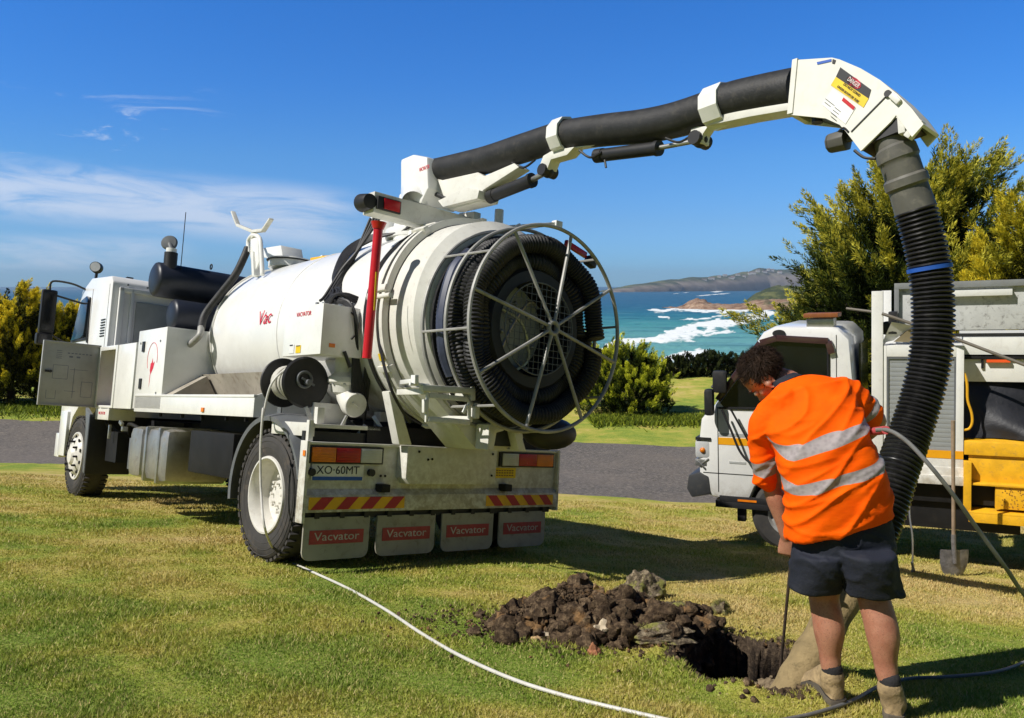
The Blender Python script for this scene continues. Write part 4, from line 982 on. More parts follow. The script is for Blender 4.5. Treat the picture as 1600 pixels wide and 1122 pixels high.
# turret and boom
XB = 1.2
tur = bpy.data.objects.new('turret', None); COL.objects.link(tur); tur.parent = truck
b = MB(); b.prism(yz([(648, 312), (648, 256), (668, 248), (690, 252), (692, 300), (680, 325)], XB), 'X', XB - .16, XB + .22); th = b.build('turret_head', WHITE, tur, .03)
q = TX(663, 263, XB - .162); text('VACVATOR', 'turret_lettering', .05, (XB - .162, q.y, q.z), (0, -1, .02), (0, 0, 1), REDINK, th, width=.15)
b = MB(); b.cyl((XB, -.08, 2.72), (XB, -.08, 3.15), .20, .17, 28); b.cyl((XB, -.08, 2.74), (XB, -.08, 2.82), .27, None, 28); b.lathe([(-.02, .19), (.06, .17), (.26, .12), (.3, .11)], (XB, -.12, 3.18), (-.6, -.55, -.55), 24); b.build('turret_post', WHITE, tur, .006)
b = MB(); b.cyl(TX(638, 290, XB), TX(638, 272, XB), .045, .04, 16); b.build('amber_beacon', AMBERL, tur)
b = MB(); q = TX(638, 298, XB); b.bar(q, q + Vector((0, -.12, -.02)), .05, .03); b.build('beacon_bracket', WHITE, tur)
b = MB(); b.bb(1.0, 1.5, -.3, .5, 2.70, 2.78)
for (px, py, h, r_) in ((597, 385, .22, .13), (640, 380, .24, .15)):
    q = TX(px, py, XB - .1); b.cyl((q.x, q.y, 2.68), (q.x, q.y, 2.68 + h + .1), r_, r_ * .96, 24)
b.build('tank_ports', WHITE, truck, .01)

boom = bpy.data.objects.new('boom', None); COL.objects.link(boom); boom.parent = truck
b = MB()
b.prism(yz([(692, 282), (707, 325), (712, 330), (760, 317), (763, 300), (820, 264), (812, 258), (765, 278), (755, 272), (700, 284)], XB), 'X', XB - .06, XB + .06)
b.prism(yz([(745, 297), (700, 318), (708, 328), (762, 315), (765, 302)], XB), 'X', XB - .11, XB + .11)
b.prism(yz([(870, 238), (905, 232), (893, 245), (868, 252), (862, 268), (852, 272), (850, 262), (856, 246)], XB), 'X', XB - .05, XB + .05)
b.build('inner_arm', CREAM, boom, .006)
b = MB(); b.prism(yz([(880, 232), (1130, 184), (1130, 192), (1090, 203), (880, 237)], XB), 'X', XB - .03, XB + .03)
b.prism(yz([(1120, 175), (1240, 160), (1240, 177), (1180, 187), (1112, 201)], XB), 'X', XB - .06, XB + .06)
b.prism(yz([(1086, 200), (1112, 200), (1104, 212), (1102, 226), (1092, 228), (1084, 214)], XB), 'X', XB - .04, XB + .04)
b.build('outer_arm', CREAM, boom, .006)
def ram(p0, p1, p2, r0, r1):
    e = bpy.data.objects.new('hydraulic_ram', None); COL.objects.link(e); e.parent = boom
    b = MB(); b.cyl(p0, p1, r0, None, 18); b.cyl(p1, p1 + (p1 - p0).normalized() * .03, r0 * 1.15, None, 18); b.cyl(p0 - (p1 - p0).normalized() * .04, p0 + (p1 - p0).normalized() * .03, r0 * 1.1, None, 18); b.build('cylinder', BLACK, e)
    b = MB(); b.cyl(p1, p2, r1, None, 12); b.build('rod', STEEL, e)
    b = MB(); b.cyl(p2 + Vector((-.07, 0, 0)), p2 + Vector((.07, 0, 0)), .045, None, 14); b.sphere(p2, .05, 12, 8); b.build('pin', BLACK, e)
ram(TX(770, 306, XB), TX(828, 283, XB), TX(856, 268, XB), .05, .022)
ram(TX(938, 243, XB), TX(1025, 232, XB), TX(1094, 219, XB), .045, .016)
for pp, r_ in ((((905, 235), (922, 246), (940, 238)), .009), (((1040, 216), (1062, 222), (1085, 208)), .008), (((800, 255), (818, 262), (836, 250)), .009), (((945, 250), (947, 262)), .008), (((640, 318), (665, 300), (700, 312)), .02)):
    b = MB(); b.tube(cat_rom([TX(*p, XB - .05) for p in pp], 6), r_, 7); b.build('hydraulic_hose', BLACK, boom)
# boom hose
hp = [(680, 268), (700, 264), (760, 250), (820, 231), (880, 213), (940, 204), (1000, 198), (1050, 189), (1100, 174), (1140, 159), (1190, 148), (1245, 138)]
hp = [TX(*p, XB) for p in hp]; hp = cat_rom(hp, 8); hr = [.112 - .004 * i / len(hp) for i in range(len(hp))]
# radius measured: 42 px at the turret, 50 px mid boom, 66 px near the head
hr = [float(np.interp(i / len(hp), [0, .5, 1], [.112, .112, .118])) for i in range(len(hp))]
b = MB(); b.tube(hp, hr, 24); b.build('boom_hose', RUBBER, boom)
for (px, py, w_, ty) in ((881, 213, .11, 0), (1124, 167, .13, 0)):
    q = TX(px, py, XB); d_v = (TX(px + 30, py - (10 if px < 1000 else 11), XB) - q).normalized()
    b = MB(); b.lathe([(-w_ / 2, .118), (-w_ / 2, .138), (w_ / 2, .138), (w_ / 2, .118)], q, d_v, 10, x=(1, 0, .3), close=True); b.build('hose_saddle', WHITE, boom, .004)
# boom head
XN, XF = 1.05, 1.24
HW = mat('head_paint', (.73, .715, .65), .5, var=.06, dirt=.18, dirtcol=(.45, .40, .30), scale=7)
head = bpy.data.objects.new('boom_head', None); COL.objects.link(head); head.parent = truck
out = [(1239, 94), (1300, 90), (1312, 93), (1345, 107), (1375, 125), (1402, 147), (1425, 170), (1443, 194), (1425, 214), (1400, 180), (1392, 190), (1345, 236), (1322, 206), (1312, 195), (1290, 185), (1272, 183), (1231, 179)]
b = MB(); o2 = yz(out, XN); b.prism(o2, 'X', XN, XN + .012)
b.prism([(p[0], p[1]) for p in o2], 'X', XF - .012, XF)
arc = o2[0:8]
for i in range(len(arc) - 1):
    a, c = arc[i], arc[i + 1]; b.add([(XN, a[0], a[1]), (XF, a[0], a[1]), (XF, c[0], c[1]), (XN, c[0], c[1]), (XN, a[0] * .998, a[1] - .012), (XF, a[0] * .998, a[1] - .012), (XF, c[0] * .998, c[1] - .012), (XN, c[0] * .998, c[1] - .012)], [(0, 1, 2, 3), (4, 5, 6, 7), (0, 1, 5, 4), (2, 3, 7, 6)])
a, c = o2[0], o2[16]; b.add([(XN - .008, a[0], a[1]), (XF, a[0], a[1]), (XF, c[0], c[1]), (XN - .008, c[0], c[1]), (XN - .008, a[0] - .03, a[1]), (XF, a[0] - .03, a[1]), (XF, c[0] - .03, c[1]), (XN - .008, c[0] - .03, c[1])], [(0, 3, 7, 4), (4, 5, 6, 7), (0, 1, 5, 4), (2, 3, 7, 6), (1, 2, 6, 5)])
b.build('head_shell', HW, head)
b = MB(); b.prism([(p[0], p[1]) for p in yz([(1385, 165), (1345, 234), (1400, 185)], XN)], 'X', XN + .012, XF - .012)
ins = yz([(1245, 110), (1300, 104), (1375, 140), (1425, 195), (1350, 225), (1310, 190), (1245, 172)], XN); b.prism(ins, 'X', XN + .013, XF - .013); b.build('head_inner', BLACK, head)
s0, s1 = TX(1388, 147, XN - .002), TX(1330, 206, XN - .002)
b = MB(); b.bar(s0, s1, .006, .006, (1, 0, 0)); b.cyl(s0, s0 + Vector((-.012, 0, 0)), .018, None, 10); b.build('seam', BLACK, head)
def quad(pts, X, name, m, dx=0): 
    b = MB(); v = [TX(*p, X) for p in pts]; b.add(v + [p + Vector((.002, 0, 0)) for p in v], [(0, 1, 2, 3), (4, 7, 6, 5), (0, 4, 5, 1), (1, 5, 6, 2), (2, 6, 7, 3), (3, 7, 4, 0)]); return b.build(name, m, head), v
quad([(1313, 105), (1361, 140), (1357, 154), (1306, 120)], XN - .003, 'danger_panel', BLK)
quad([(1306, 120), (1357, 154), (1349, 168), (1298, 133)], XN - .003, 'caution_panel', YEL)
c0 = TX(1334, 129, XN - .005); dxv = (TX(1361, 140, XN) - TX(1313, 105, XN)).normalized(); dyv = dxv.cross(Vector((-1, 0, 0))); dyv = dyv if dyv.z > 0 else -dyv
b = MB(); b.lathe([(0, .075), (.002, .075), (.002, .0)], (0, 0, 0), (1, 0, 0), 28)
Mo = Matrix((Vector((1, 0, 0)), dxv, dyv)).transposed(); b.v = [tuple(c0 + Mo @ Vector((v[0], v[1] * .66, v[2] * .30))) if abs((Vector((1, 0, 0)).orthogonal()).z) < 9 else v for v in b.v]
b.build('danger_oval', REDINK, head)
text('DANGER', 'danger_lettering', .032, c0 + Vector((-.0015, 0, 0)), dxv, dyv, WHT, head, width=.082)
text('DO NOT STAND', 'caution_lettering', .019, TX(1331, 140.5, XN - .0045), dxv, dyv, BLK, head, width=.125)
text('UNDER BOOM OR TUBE', 'caution_lettering', .017, TX(1325, 147, XN - .0045), dxv, dyv, BLK, head, width=.165)
quad([(1301, 138), (1337, 168), (1321, 194), (1284, 163)], XN - .003, 'instruction_panel', WHT)
quad([(1318, 152), (1336, 167), (1333, 172), (1315, 157)], XN - .0055, 'instruction_heading', RED)
b = MB()
for (u, v_) in ((.10, -.055), (.10, -.07), (.10, -.085), (.115, -.10), (.02, -.05), (.03, -.065), (.045, -.05)):
    c_ = TX(1301, 138, XN - .0055) + dxv * (u + .01) + dyv * (v_ - .01); b.bar(c_ - dxv * .025, c_ + dxv * .022, .0022, .001, (1, 0, 0))
b.build('instruction_print', BLK, head)
quad([(1276, 97), (1299, 92), (1299, 96), (1277, 101)], XN - .003, 'blue_mark', BLUE)
quad([(1301, 92), (1306, 94), (1304, 100), (1300, 99)], XN - .003, 'slot', BLK)
b = MB(); q = TX(1315, 220, XN + .1); ax = (TX(1335, 215, XN + .1) - q).normalized(); b.cyl(q - ax * .06, q + ax * .03, .055, .06, 8); b.cyl(q - ax * .075, q - ax * .06, .045, .055, 8); b.bar(q + ax * .03, q + ax * .09, .03, .03); b.build('camera_lamp', mat('lamp_grey', (.10, .095, .085), .5), head, .006)
b = MB(); b.cyl(TX(1277, 182, XN + .05), TX(1277, 192, XN + .05), .03, None, 8); b.build('shell_stop', BLACK, head)
b = MB(); b.tube(cat_rom([TX(*p, XN) for p in ((1310, 206), (1318, 200), (1326, 207))], 5), .006, 6); b.build('lamp_cable', BLACK, head)
b = MB(); b.tube(cat_rom([TX(*p, XN) for p in ((1335, 235), (1350, 246), (1368, 248))], 5), .008, 6); b.build('lamp_cable', BLACK, head)
b = MB()
for a, c in (((1395, 155), (1413, 168)), ((1402, 180), (1433, 190)), ((1440, 188), (1418, 216)), ((1410, 182), (1412, 210))): b.bar(TX(*a, XN + .03), TX(*c, XN + .03), .05, .035)
b.bar(TX(1395, 150, XN + .01), TX(1408, 162, XN + .01), .06, .03); b.build('head_bracket', CREAM, head, .006)

# suction hose dropping from the head to the hole
def W2T(v): return TRUCK_M.inverted() @ v
SH = [((1388, 205), 4.22), ((1403, 245), 4.2), ((1418, 290), 4.2), ((1434, 340), 4.2), ((1447, 390), 4.2), ((1455, 440), 4.2), ((1458, 500), 4.2), ((1453, 560), 4.2), ((1440, 620), 4.2), ((1421, 680), 4.18), ((1402, 735), 4.12), ((1385, 790), 4.08), ((1362, 850), 4.03), ((1338, 905), 3.97)]
sp = cat_rom([W2T(P(p[0], p[1], d)) for p, d in SH], 12)
i1 = 36
b = MB(); k0 = 34
b.tube(sp[:k0], [float(np.interp(i, [0, 8, 9, 13, 14, 20, 21, 24, 25, 34], [.085, .088, .100, .102, .094, .094, .106, .106, .094, .100])) for i in range(k0)], 28)
CUFF = mat('hose_cuff', (.13, .125, .11), .5, var=.2, dirt=.5, dirtcol=(.24, .22, .18)); b.build('hose_cuff', CUFF, truck)
b = MB(); ribbed(b, sp[k0 - 1:], .096, .0235, .016, 26); HOSEB = mat('corrugated_hose', (.016, .016, .017), .33, var=.3, dirt=.25, dirtcol=(.09, .085, .075), scale=7); b.build('suction_hose', HOSEB, truck, ang=60)
i_b = min(range(len(sp)), key=lambda i: (TRUCK_M @ sp[i] - P(1455, 420, 4.2)).length)
b = MB(); b.tube([sp[i_b - 1].lerp(sp[i_b], .5), sp[i_b + 1]], .1065, 26); b.build('blue_tape', BLUE, truck)
DT = [((1342, 896), 3.97), ((1318, 935), 3.93), ((1290, 985), 3.87), ((1262, 1030), 3.82), ((1238, 1072), 3.78), ((1212, 1118), 3.75)]
dp_ = cat_rom([W2T(P(p[0], p[1], d)) for p, d in DT], 8)
DIRTY = mat('muddy_nozzle', (.27, .20, .095), .85, var=.3, dirt=.9, dirtcol=(.13, .10, .05), scale=6, bump=.006, bscale=45)
b = MB(); b.tube(dp_, [.080 + .003 * math.sin(i * .9) for i in range(len(dp_))], 26); b.build('suction_nozzle', DIRTY, truck)

# red prop, pipe, valve, reel, control box, hoses --------------------------
rp0, rp1 = TX(573, 560, .22), TX(591, 358, .22)
b = MB(); b.cyl(rp0, rp1, .034, .034, 18); b.cyl(rp1, rp1 + (rp1 - rp0).normalized() * .05, .04, .058, 18); b.build('red_prop', RED, truck)
yp = TX(586, 480, .16); b = MB(); b.bar(TX(585, 485, .18), TX(588, 425, .18), .012, .004); b.build('prop_sticker', YEL, truck)
b = MB(); b.cyl((.45, -.32, 1.50), (.45, -.32, 2.02), .075, None, 26); b.cyl((.45, -.32, 1.48), (.45, -.32, 1.62), .095, .09, 26); b.lathe([(0, .09), (-.04, .14), (-.06, .145), (-.08, .145), (-.10, .12), (-.16, .11), (-.20, .06)], (.45, -.33, 1.49), (0, 0, 1), 26)
b.tube(cat_rom([(.45, -.33, 1.40), (.45, -.35, 1.32), (.45, -.43, 1.25)], 6), .085, 20); b.build('drain_pipe', CREAM, truck, .004)
b = MB()
for k in range(8): a = k * math.pi / 4 + .2; b.cyl((.45 + math.cos(a) * .125, -.33 + math.sin(a) * .125, 1.39), (.45 + math.cos(a) * .125, -.33 + math.sin(a) * .125, 1.45), .012, None, 6)
b.build('flange_bolts', STEEL, truck)
b = MB(); b.cyl((.45, -.42, 1.25), (.45, -.50, 1.235), .092, .092, 26); b.cyl((.45, -.50, 1.235), (.45, -.515, 1.232), .10, .092, 26); b.bar((.41, -.52, 1.25), (.47, -.52, 1.22), .02, .012); b.build('outlet_cap', CREAM, truck, .006)
b = MB(); b.bar((.33, -.5, 1.05), (.38, -.5, 1.15), .02, .02); b.bar((.62, -.5, 1.16), (.70, -.55, 1.03), .03, .03); b.bar((.55, -.52, 1.08), (.5, -.5, 1.0), .03, .05); b.cyl((.6, -.45, 1.02), (.8, -.45, 1.0), .03); b.build('pipe_stays', STEEL, truck, .003)
b = MB(); b.bb(.10, .46, -.52, .10, 1.60, 1.99); b.bb(.46, .50, -.50, .0, 1.72, 2.0); cbx = b.build('control_box', WHITE, truck, .006)
text('VACVATOR', 'box_lettering', .05, (.098, -.22, 1.925), (0, -1, 0), (0, 0, 1), REDINK, cbx, width=.24)
b = MB(); b.bb(.096, .10, -.10, -.02, 1.62, 1.69); b.build('white_sticker', WHT, cbx)
b = MB(); b.bb(.096, .10, -.21, -.13, 1.62, 1.68); b.build('yellow_sticker', YEL, cbx)
b = MB(); b.bb(.17, .22, -.524, -.52, 1.66, 1.69); b.build('orange_sticker', AMBERL, cbx)
b = MB(); b.bb(.094, .096, -.08, -.03, 1.68, 1.69); b.bb(.094, .096, -.20, -.14, 1.672, 1.679); b.build('sticker_heading', BLK, cbx)
b = MB(); b.cyl((.30, -.53, 1.64), (.35, -.55, 1.52), .014, .016, 10); b.tube(cat_rom([(.34, -.525, 1.95), (.40, -.53, 1.88), (.40, -.53, 1.80), (.36, -.525, 1.74)], 5), .005, 5); b.build('lever', BLACK, cbx)
b = MB(); zz = 1.975; q = TX(414, 497, .423)
text('Vac', 'tank_lettering', .19, (.417, q.y, q.z), (0, -1, .03), (0, 0, 1), REDINK, tank, shear=.25, width=.26)

hr_e = bpy.data.objects.new('rinse_reel', None); COL.objects.link(hr_e); hr_e.parent = truck
b = MB(); cx = Vector((.13, -.27, 1.39)); cy = Vector((.13, .10, 1.39))
b.lathe([(-.012, 0), (-.012, .185), (0, .20), (.012, .195), (.012, 0)], cx, (0, 1, 0), 40); b.lathe([(-.012, 0), (-.012, .195), (0, .20), (.012, .185), (.012, 0)], cy, (0, 1, 0), 40); b.build('flange', BLACK, hr_e)
b = MB(); b.cyl(cx + Vector((0, .02, 0)), cy - Vector((0, .02, 0)), .10, None, 24)
for k in range(14): b.ring(Vector((.13, -.24 + k * .024, 1.39)), (0, 1, 0), .105 + (.02 if k % 5 < 3 else 0), .012, 28, 6)
b.build('wound_hose', mat('white_hose', (.62, .60, .54), .5, var=.12, dirt=.4, dirtcol=(.35, .31, .24)), hr_e)
b = MB(); b.ring(cx + Vector((-.02, -.02, .02)), (0, 1, 0), .06, .012, 24, 6); b.cyl(cx, cx + Vector((0, -.07, 0)), .022); b.bar(cx + Vector((-.05, -.03, .03)), cx + Vector((.06, -.03, -.02)), .02, .014); b.build('hub', GREY, hr_e)
b = MB(); b.bar((.13, -.30, 1.20), (.20, -.32, 1.06), .03, .03); b.bar((.13, .13, 1.38), (.13, .13, 1.08), .03, .03); b.bar((.13, .13, 1.08), (.2, -.32, 1.07), .03, .03); b.build('reel_stand', STEEL, hr_e)

HB = MB()                                                   # hose bundle along the tank
for k in range(7):
    o_ = k * .025
    pts = [Vector((1.02, -.42 + o_, 2.90)), Vector((.98, -.22 + o_, 2.78)), Vector((.86, .02 + o_, 2.72 + .006 * k)), Vector((.68, .12 + o_ * .8, 2.57 + .006 * k)), Vector((.50, .04 + o_ * .3, 2.33)), Vector((.42, -.05 - o_ * .5, 2.20)), Vector((.37, -.1 - o_ * 1.4, 2.12 + .02 * (k % 3))), Vector((.32, -.22 - o_, 2.05 + .01 * (k % 4))), Vector((.34, -.40 - o_ * .6, 2.03)), Vector((.38, -.48 - o_ * .4, 1.90)), Vector((.40 + o_ * .3, -.50, 1.60)), Vector((.45 + o_, -.45, 1.2))]
    HB = MB(); HB.tube(cat_rom(pts, 6), .012, 7); HB.build('hydraulic_hose', BLACK, truck)
for k in range(4):
    pts = [TX(597 - 6 * k, 335 + 2 * k, .7), TX(560 - 3 * k, 390 + 6 * k, .6), TX(535, 420 + 6 * k, .5), TX(508 + 5 * k, 462, .35), TX(500 + 8 * k, 470, .3)]
    HB = MB(); HB.tube(cat_rom(pts, 6), .013, 7); HB.build('hydraulic_hose', BLACK, truck)
for k in range(3): HB = MB(); HB.tube(cat_rom([Vector((.28, -.2 - .03 * k, 2.02)), Vector((.30, -.30 - .03 * k, 2.10)), Vector((.40, -.42, 2.10 - .02 * k)), Vector((.52, -.50, 1.98)), Vector((.53 + .02 * k, -.48, 1.5)), Vector((.6, -.4, 1.1))], 6), .012, 7); HB.build('hydraulic_hose', BLACK, truck)
b = MB()
for k in range(6): b.cyl((.26 + .03 * k, -.12 - .05 * k, 1.99), (.26 + .03 * k, -.12 - .05 * k, 2.05), .016, None, 8)
b.build('hose_couplings', STEEL, truck)
b = MB(); b.tube(cat_rom([TX(672, 375, .9), TX(640, 392, .8), TX(604, 420, .62), TX(592, 470, .42), TX(594, 540, .40), TX(612, 610, .45), TX(640, 660, .7)], 7), .012, 7); b.tube(cat_rom([TX(700, 358, 1.1), TX(640, 385, .78), TX(596, 440, .52), TX(585, 500, .40)], 7), .009, 7); b.build('ring_line', BLACK, truck)

# front: silencers, stack, aerial, filler arm, tank-top boxes
for (p, e_, r_) in (((.27, 3.86, 2.66), (2.0, 3.86, 2.66), .205), ((.42, 3.62, 2.24), (2.0, 3.62, 2.24), .185)):
    p = Vector(p); e_ = Vector(e_); b = MB(); b.lathe([(-.02, 0), (-.02, r_ - .05), (0, r_ - .01), (.02, r_)] + [(h_, r_) for h_ in (.3, .8, 1.3, 1.7)] + [(1.72, r_ - .02), (1.73, 0)], p, (1, 0, 0), 36); b.build('silencer', mat('silencer_paint', (.016, .020, .032), .42, var=.2, dirt=.2, dirtcol=(.06, .055, .05)), truck, ang=40)
b = MB(); b.bb(.4, 1.9, 3.45, 4.1, 1.1, 2.04); b.bb(.9, 2.2, 3.3, 4.3, 1.1, 2.4); b.build('pump_housing', DARKM, truck, .01)
q0 = TX(266, 412, .40); b = MB(); b.cyl(q0 + Vector((0, 0, -.1)), q0 + Vector((0, 0, .13)), .075, None, 22); st = b.build('air_stack', BLACK, truck)
b = MB(); b.cyl(q0 + Vector((0, 0, .13)), q0 + Vector((0, 0, .18)), .06, None, 20); b.build('stack_collar', WHITE, st)
b = MB(); c_ = TX(265, 380, .40); b.lathe([(-.03, .05), (-.02, .085), (.01, .095), (.03, .08), (.035, 0)], c_, (-.5, -.75, .2), 26); b.cyl(q0 + Vector((0, 0, .17)), c_, .03); b.build('stack_cap', GREY, st)
b = MB(); q = TX(283, 412, .5); b.tube([q + Vector((0, 0, -.1)), q + Vector((0, 0, .62))], .005, 5); b.build('aerial', DARKM, truck)
b = MB(); q = TX(330, 417, .9); b.ring(q, (1, 0, 0), .03, .008, 16, 6); b.build('lifting_eye', DARKM, truck)
XF_ = .66
b = MB(); u = [TX(*p, XF_) for p in ((389, 395), (388, 378), (393, 369), (400, 368), (406, 374), (408, 390), (410, 430))]; b.tube(cat_rom(u, 6), .024, 12)
b.prism(yz([(393, 372), (404, 372), (406, 410), (398, 428), (392, 400)], XF_), 'X', XF_ - .01, XF_ + .01); b.bar(TX(398, 395, XF_), TX(400, 432, XF_), .07, .05); b.build('filler_arm', WHITE, truck, .004)
b = MB(); b.bar(TX(364, 331, XF_), TX(372, 352, XF_), .05, .02); b.bar(TX(424, 342, XF_), TX(412, 360, XF_), .05, .02); b.bar(TX(372, 352, XF_), TX(396, 362, XF_), .05, .03); b.bar(TX(412, 360, XF_), TX(396, 362, XF_), .05, .03); b.bar(TX(396, 362, XF_), TX(396, 372, XF_), .04, .05); b.build('arm_wings', CREAM, truck, .003)
b = MB(); h_ = [TX(387, 388, XF_), TX(380, 405, XF_ - .05), TX(366, 432, .55), TX(340, 465, .45), TX(320, 492, .36), TX(314, 515, .30)]; b.tube(cat_rom(h_, 8), .040, 14); b.build('filler_hose', RUBBER, truck)
b = MB(); b.tube(cat_rom([TX(314, 512, .30), TX(312, 524, .27), TX(300, 536, .25), TX(286, 547, .24)], 6), .034, 14); b.tube([TX(289, 545, .24), TX(285, 548, .24)], .038, 12); b.build('filler_spout', GALV, truck)
b = MB(); b.prism(yz([(412, 392), (452, 386), (455, 404), (440, 408), (412, 402)], 1.1), 'X', 1.0, 1.25); b.build('vent_box', WHITE, truck, .006)
b = MB(); q = TX(455, 412, 1.1); b.cyl((q.x, q.y, 2.72), (q.x, q.y, 2.80), .24, None, 32); b.cyl((q.x, q.y, 2.80), (q.x, q.y, 2.815), .26, None, 32); b.build('manhole', WHITE, truck, .004)
b = MB(); b.ring((q.x, q.y, 2.80), (0, 0, 1), .25, .012, 32, 6); b.build('manhole_seal', BLACK, truck)
YB = mat('yellow_paint', (.80, .42, .02), .45)
b = MB(); b.bar(TX(488, 408, .95), TX(590, 394, .95), .05, .06); b.bar(TX(560, 392, 1.0), TX(592, 389, 1.0), .05, .03); b.build('walkway_rail', YB, truck, .004)
b = MB(); b.bar(TX(505, 407, 1.15), TX(505, 400, 1.15), .05, .05); b.build('rail_clip', WHITE, truck)
# ================================================================== UTILITY TRUCK (frame: Y forward, X to its right; near side is X=0)
van = empty('utility_truck', VAN_M, 'white cab-over utility truck with orange side stripe, roller-shutter body and yellow rear steps', 'truck')
def VX(px, py, X=0.0): return meas(VAN_M, px, py, 'X', X)
def vyz(pts, X=0.0): return [tuple(VX(x, y, X))[1:] for x, y in pts]
VW = mat('van_paint', (.80, .80, .78), .28, var=.03, dirt=.14, dirtcol=(.40, .34, .26), coat=.5, low=(.3, .75))
VBODY = mat('body_paint', (.74, .74, .70), .4, var=.05, dirt=.25, dirtcol=(.35, .30, .22), scale=4, low=(.6, 1.2))
SHUT = mat('shutter_grey', (.36, .38, .39), .42, .3, var=.06, dirt=.25, dirtcol=(.22, .2, .17))
GPAN = mat('chipped_panel', (.52, .53, .52), .5, var=.08, dirt=.85, dirtcol=(.12, .11, .10), scale=9)
YDECK = mat('yellow_deck', (.78, .42, .015), .5, var=.15, dirt=.45, dirtcol=(.32, .19, .06), scale=8)
ORS = mat('orange_stripe', (.80, .36, .01), .4, var=.05); TARP = mat('black_tarp', (.014, .015, .020), .5, var=.3, bump=.01, bscale=8)

b = MB()
prof = [(.20, .52), (.20, 1.35), (.26, 2.06), (.36, 2.17), (.92, 2.185), (1.03, 2.13), (1.50, 1.42), (1.64, 1.28), (1.675, .98), (1.66, .62), (1.58, .50), (1.38, .47), (1.18, .47), (1.12, .62), (.98, .78), (.78, .82), (.58, .76), (.46, .62), (.42, .52)]
b.prism(prof, 'X', 0, 1.68)
me_ = b.mesh('cab', 40, .055)
cabv = link('cab', me_, VW, van)
b = MB(); wp = [(.44, 1.40), (.44, 2.03), (.92, 2.055), (1.03, 2.01), (1.44, 1.44), (1.41, 1.40)]; b.prism(wp, 'X', -.004, .03); b.build('side_window', GLASS, cabv)
b = MB(); sh_ = [Vector((-.02, y, z)) for y, z in ((.41, 1.93), (.44, 2.045), (.90, 2.075), (1.05, 2.03), (1.26, 1.75), (1.46, 1.47))]; 
for a, c in zip(sh_, sh_[1:]): b.bar(a, c, .06, .03, (1, 0, 0))
b.build('weather_shield', mat('smoked_brown', (.060, .030, .030), .15, coat=.5), cabv, .004)
b = MB(); b.add([(.10, 1.06, 2.10), (1.58, 1.06, 2.10), (1.58, 1.515, 1.42), (.10, 1.515, 1.42)], [(0, 1, 2, 3)]); b.build('windscreen', GLASS, cabv)
b = MB(); b.bb(-.003, .0, 1.465, 1.472, .55, 1.40); b.bb(-.003, .0, .37, .376, .8, 2.1); b.bb(-.003, 0, .2, 1.62, .735, .742); b.prism([(.36, 1.38), (1.46, 1.38), (1.46, 1.40), (.36, 1.40)], 'X', -.006, .0); b.build('door_gap', BLACK, cabv)
z0, z1 = VX(1140, 689)[2], VX(1140, 676)[2]
z1 = VX(1116, 683)[2]; z0 = VX(1116, 694)[2]
b = MB(); b.bb(-.003, 0, .20, 1.465, z0, z1); b.build('orange_stripe', ORS, cabv)
b = MB(); b.bb(-.003, 0, .20, 1.465, z1 + .012, z1 + .045); b.build('silver_stripe', GREYP, cabv)
b = MB(); b.bb(-.004, 0, 1.20, 1.36, .845, .865); b.build('door_badge', GREYP, cabv)
b = MB(); b.cyl((-.012, .88, 2.118), (.01, .88, 2.118), .035, None, 18); b.v = [(v[0], .88 + (v[1] - .88) * 1.7, v[2]) for v in b.v]; b.build('roof_vent', BLACK, cabv)
b = MB(); b.prism([(1.54, .52), (1.74, .47), (1.79, .56), (1.77, .70), (1.66, .74), (1.56, .70)], 'X', -.01, 1.69); b.build('front_bumper', mat('bumper_black', (.045, .047, .05), .45, dirt=.3, dirtcol=(.12, .11, .09)), van, .025)
b = MB(); b.bb(-.012, .0, .98, 1.46, .46, .52); b.bb(-.01, .2, .98, 1.5, .40, .47); b.bb(.05, .12, 1.22, 1.3, .26, .42); b.build('cab_step', BLACK, cabv, .01)
b = MB(); b.bb(-.016, -.012, 1.10, 1.28, .475, .495); b.build('step_marker', AMBERL, cabv)
b = MB(); b.bb(-.008, .28, 1.55, 1.70, .88, 1.06); hl = b.build('headlight', CLEARL, cabv, .03)
b = MB(); b.bb(-.012, .3, 1.54, 1.69, 1.062, 1.09); b.build('headlight_trim', BLACK, hl); b = MB(); b.sphere((-.002, 1.62, .96), .03, 10, 8); b.build('bulb', AMBERL, hl)
b = MB(); b.bb(-.004, 1.2, 1.58, 1.70, .80, .87); b.bar((.0, 1.66, .80), (.0, 1.56, .88), .02, .02); b.bar((-.01, 1.6, .78), (-.01, 1.68, .86), .02, .02); b.build('grille', STEEL, cabv, .01)
b = MB(); b.box((-.12, 1.52, 1.46), (.10, .09, .26)); b.build('mirror', BLACK, cabv, .03)
b = MB(); b.box((-.10, 1.42, 1.66), (.06, .14, .22)); b.build('round_mirror', BLACK, cabv, .03)
b = MB(); b.tube(cat_rom([VX(*p, -.10) for p in ((1128, 640), (1142, 672), (1156, 705), (1172, 722), (1186, 712))], 6), .012, 7); b.build('mirror_arm', BLACK, cabv)
b = MB(); b.tube([VX(1142, 640, -.08), VX(1172, 694, -.05)], .010, 7); b.build('mirror_arm', BLACK, cabv)
b = MB(); b.tube([(-.10, 1.50, 1.6), (-.02, 1.40, 1.75)], .012, 7); b.build('mirror_arm', BLACK, cabv)
b = MB(); b.bb(-.014, .0, .44, .56, 1.22, 1.26); b.build('door_handle', BLACK, cabv, .006)
b = MB(); b.bar((-.006, .44, 1.405), (-.006, .44, 2.02), .02, .02); b.bar((-.006, .44, 1.405), (-.006, 1.36, 1.395), .02, .02); b.build('window_seal', BLACK, cabv)
b = MB(); b.bb(.05, .3, .40, .64, 2.17, 2.25); b.build('work_light', STEEL, cabv, .006)
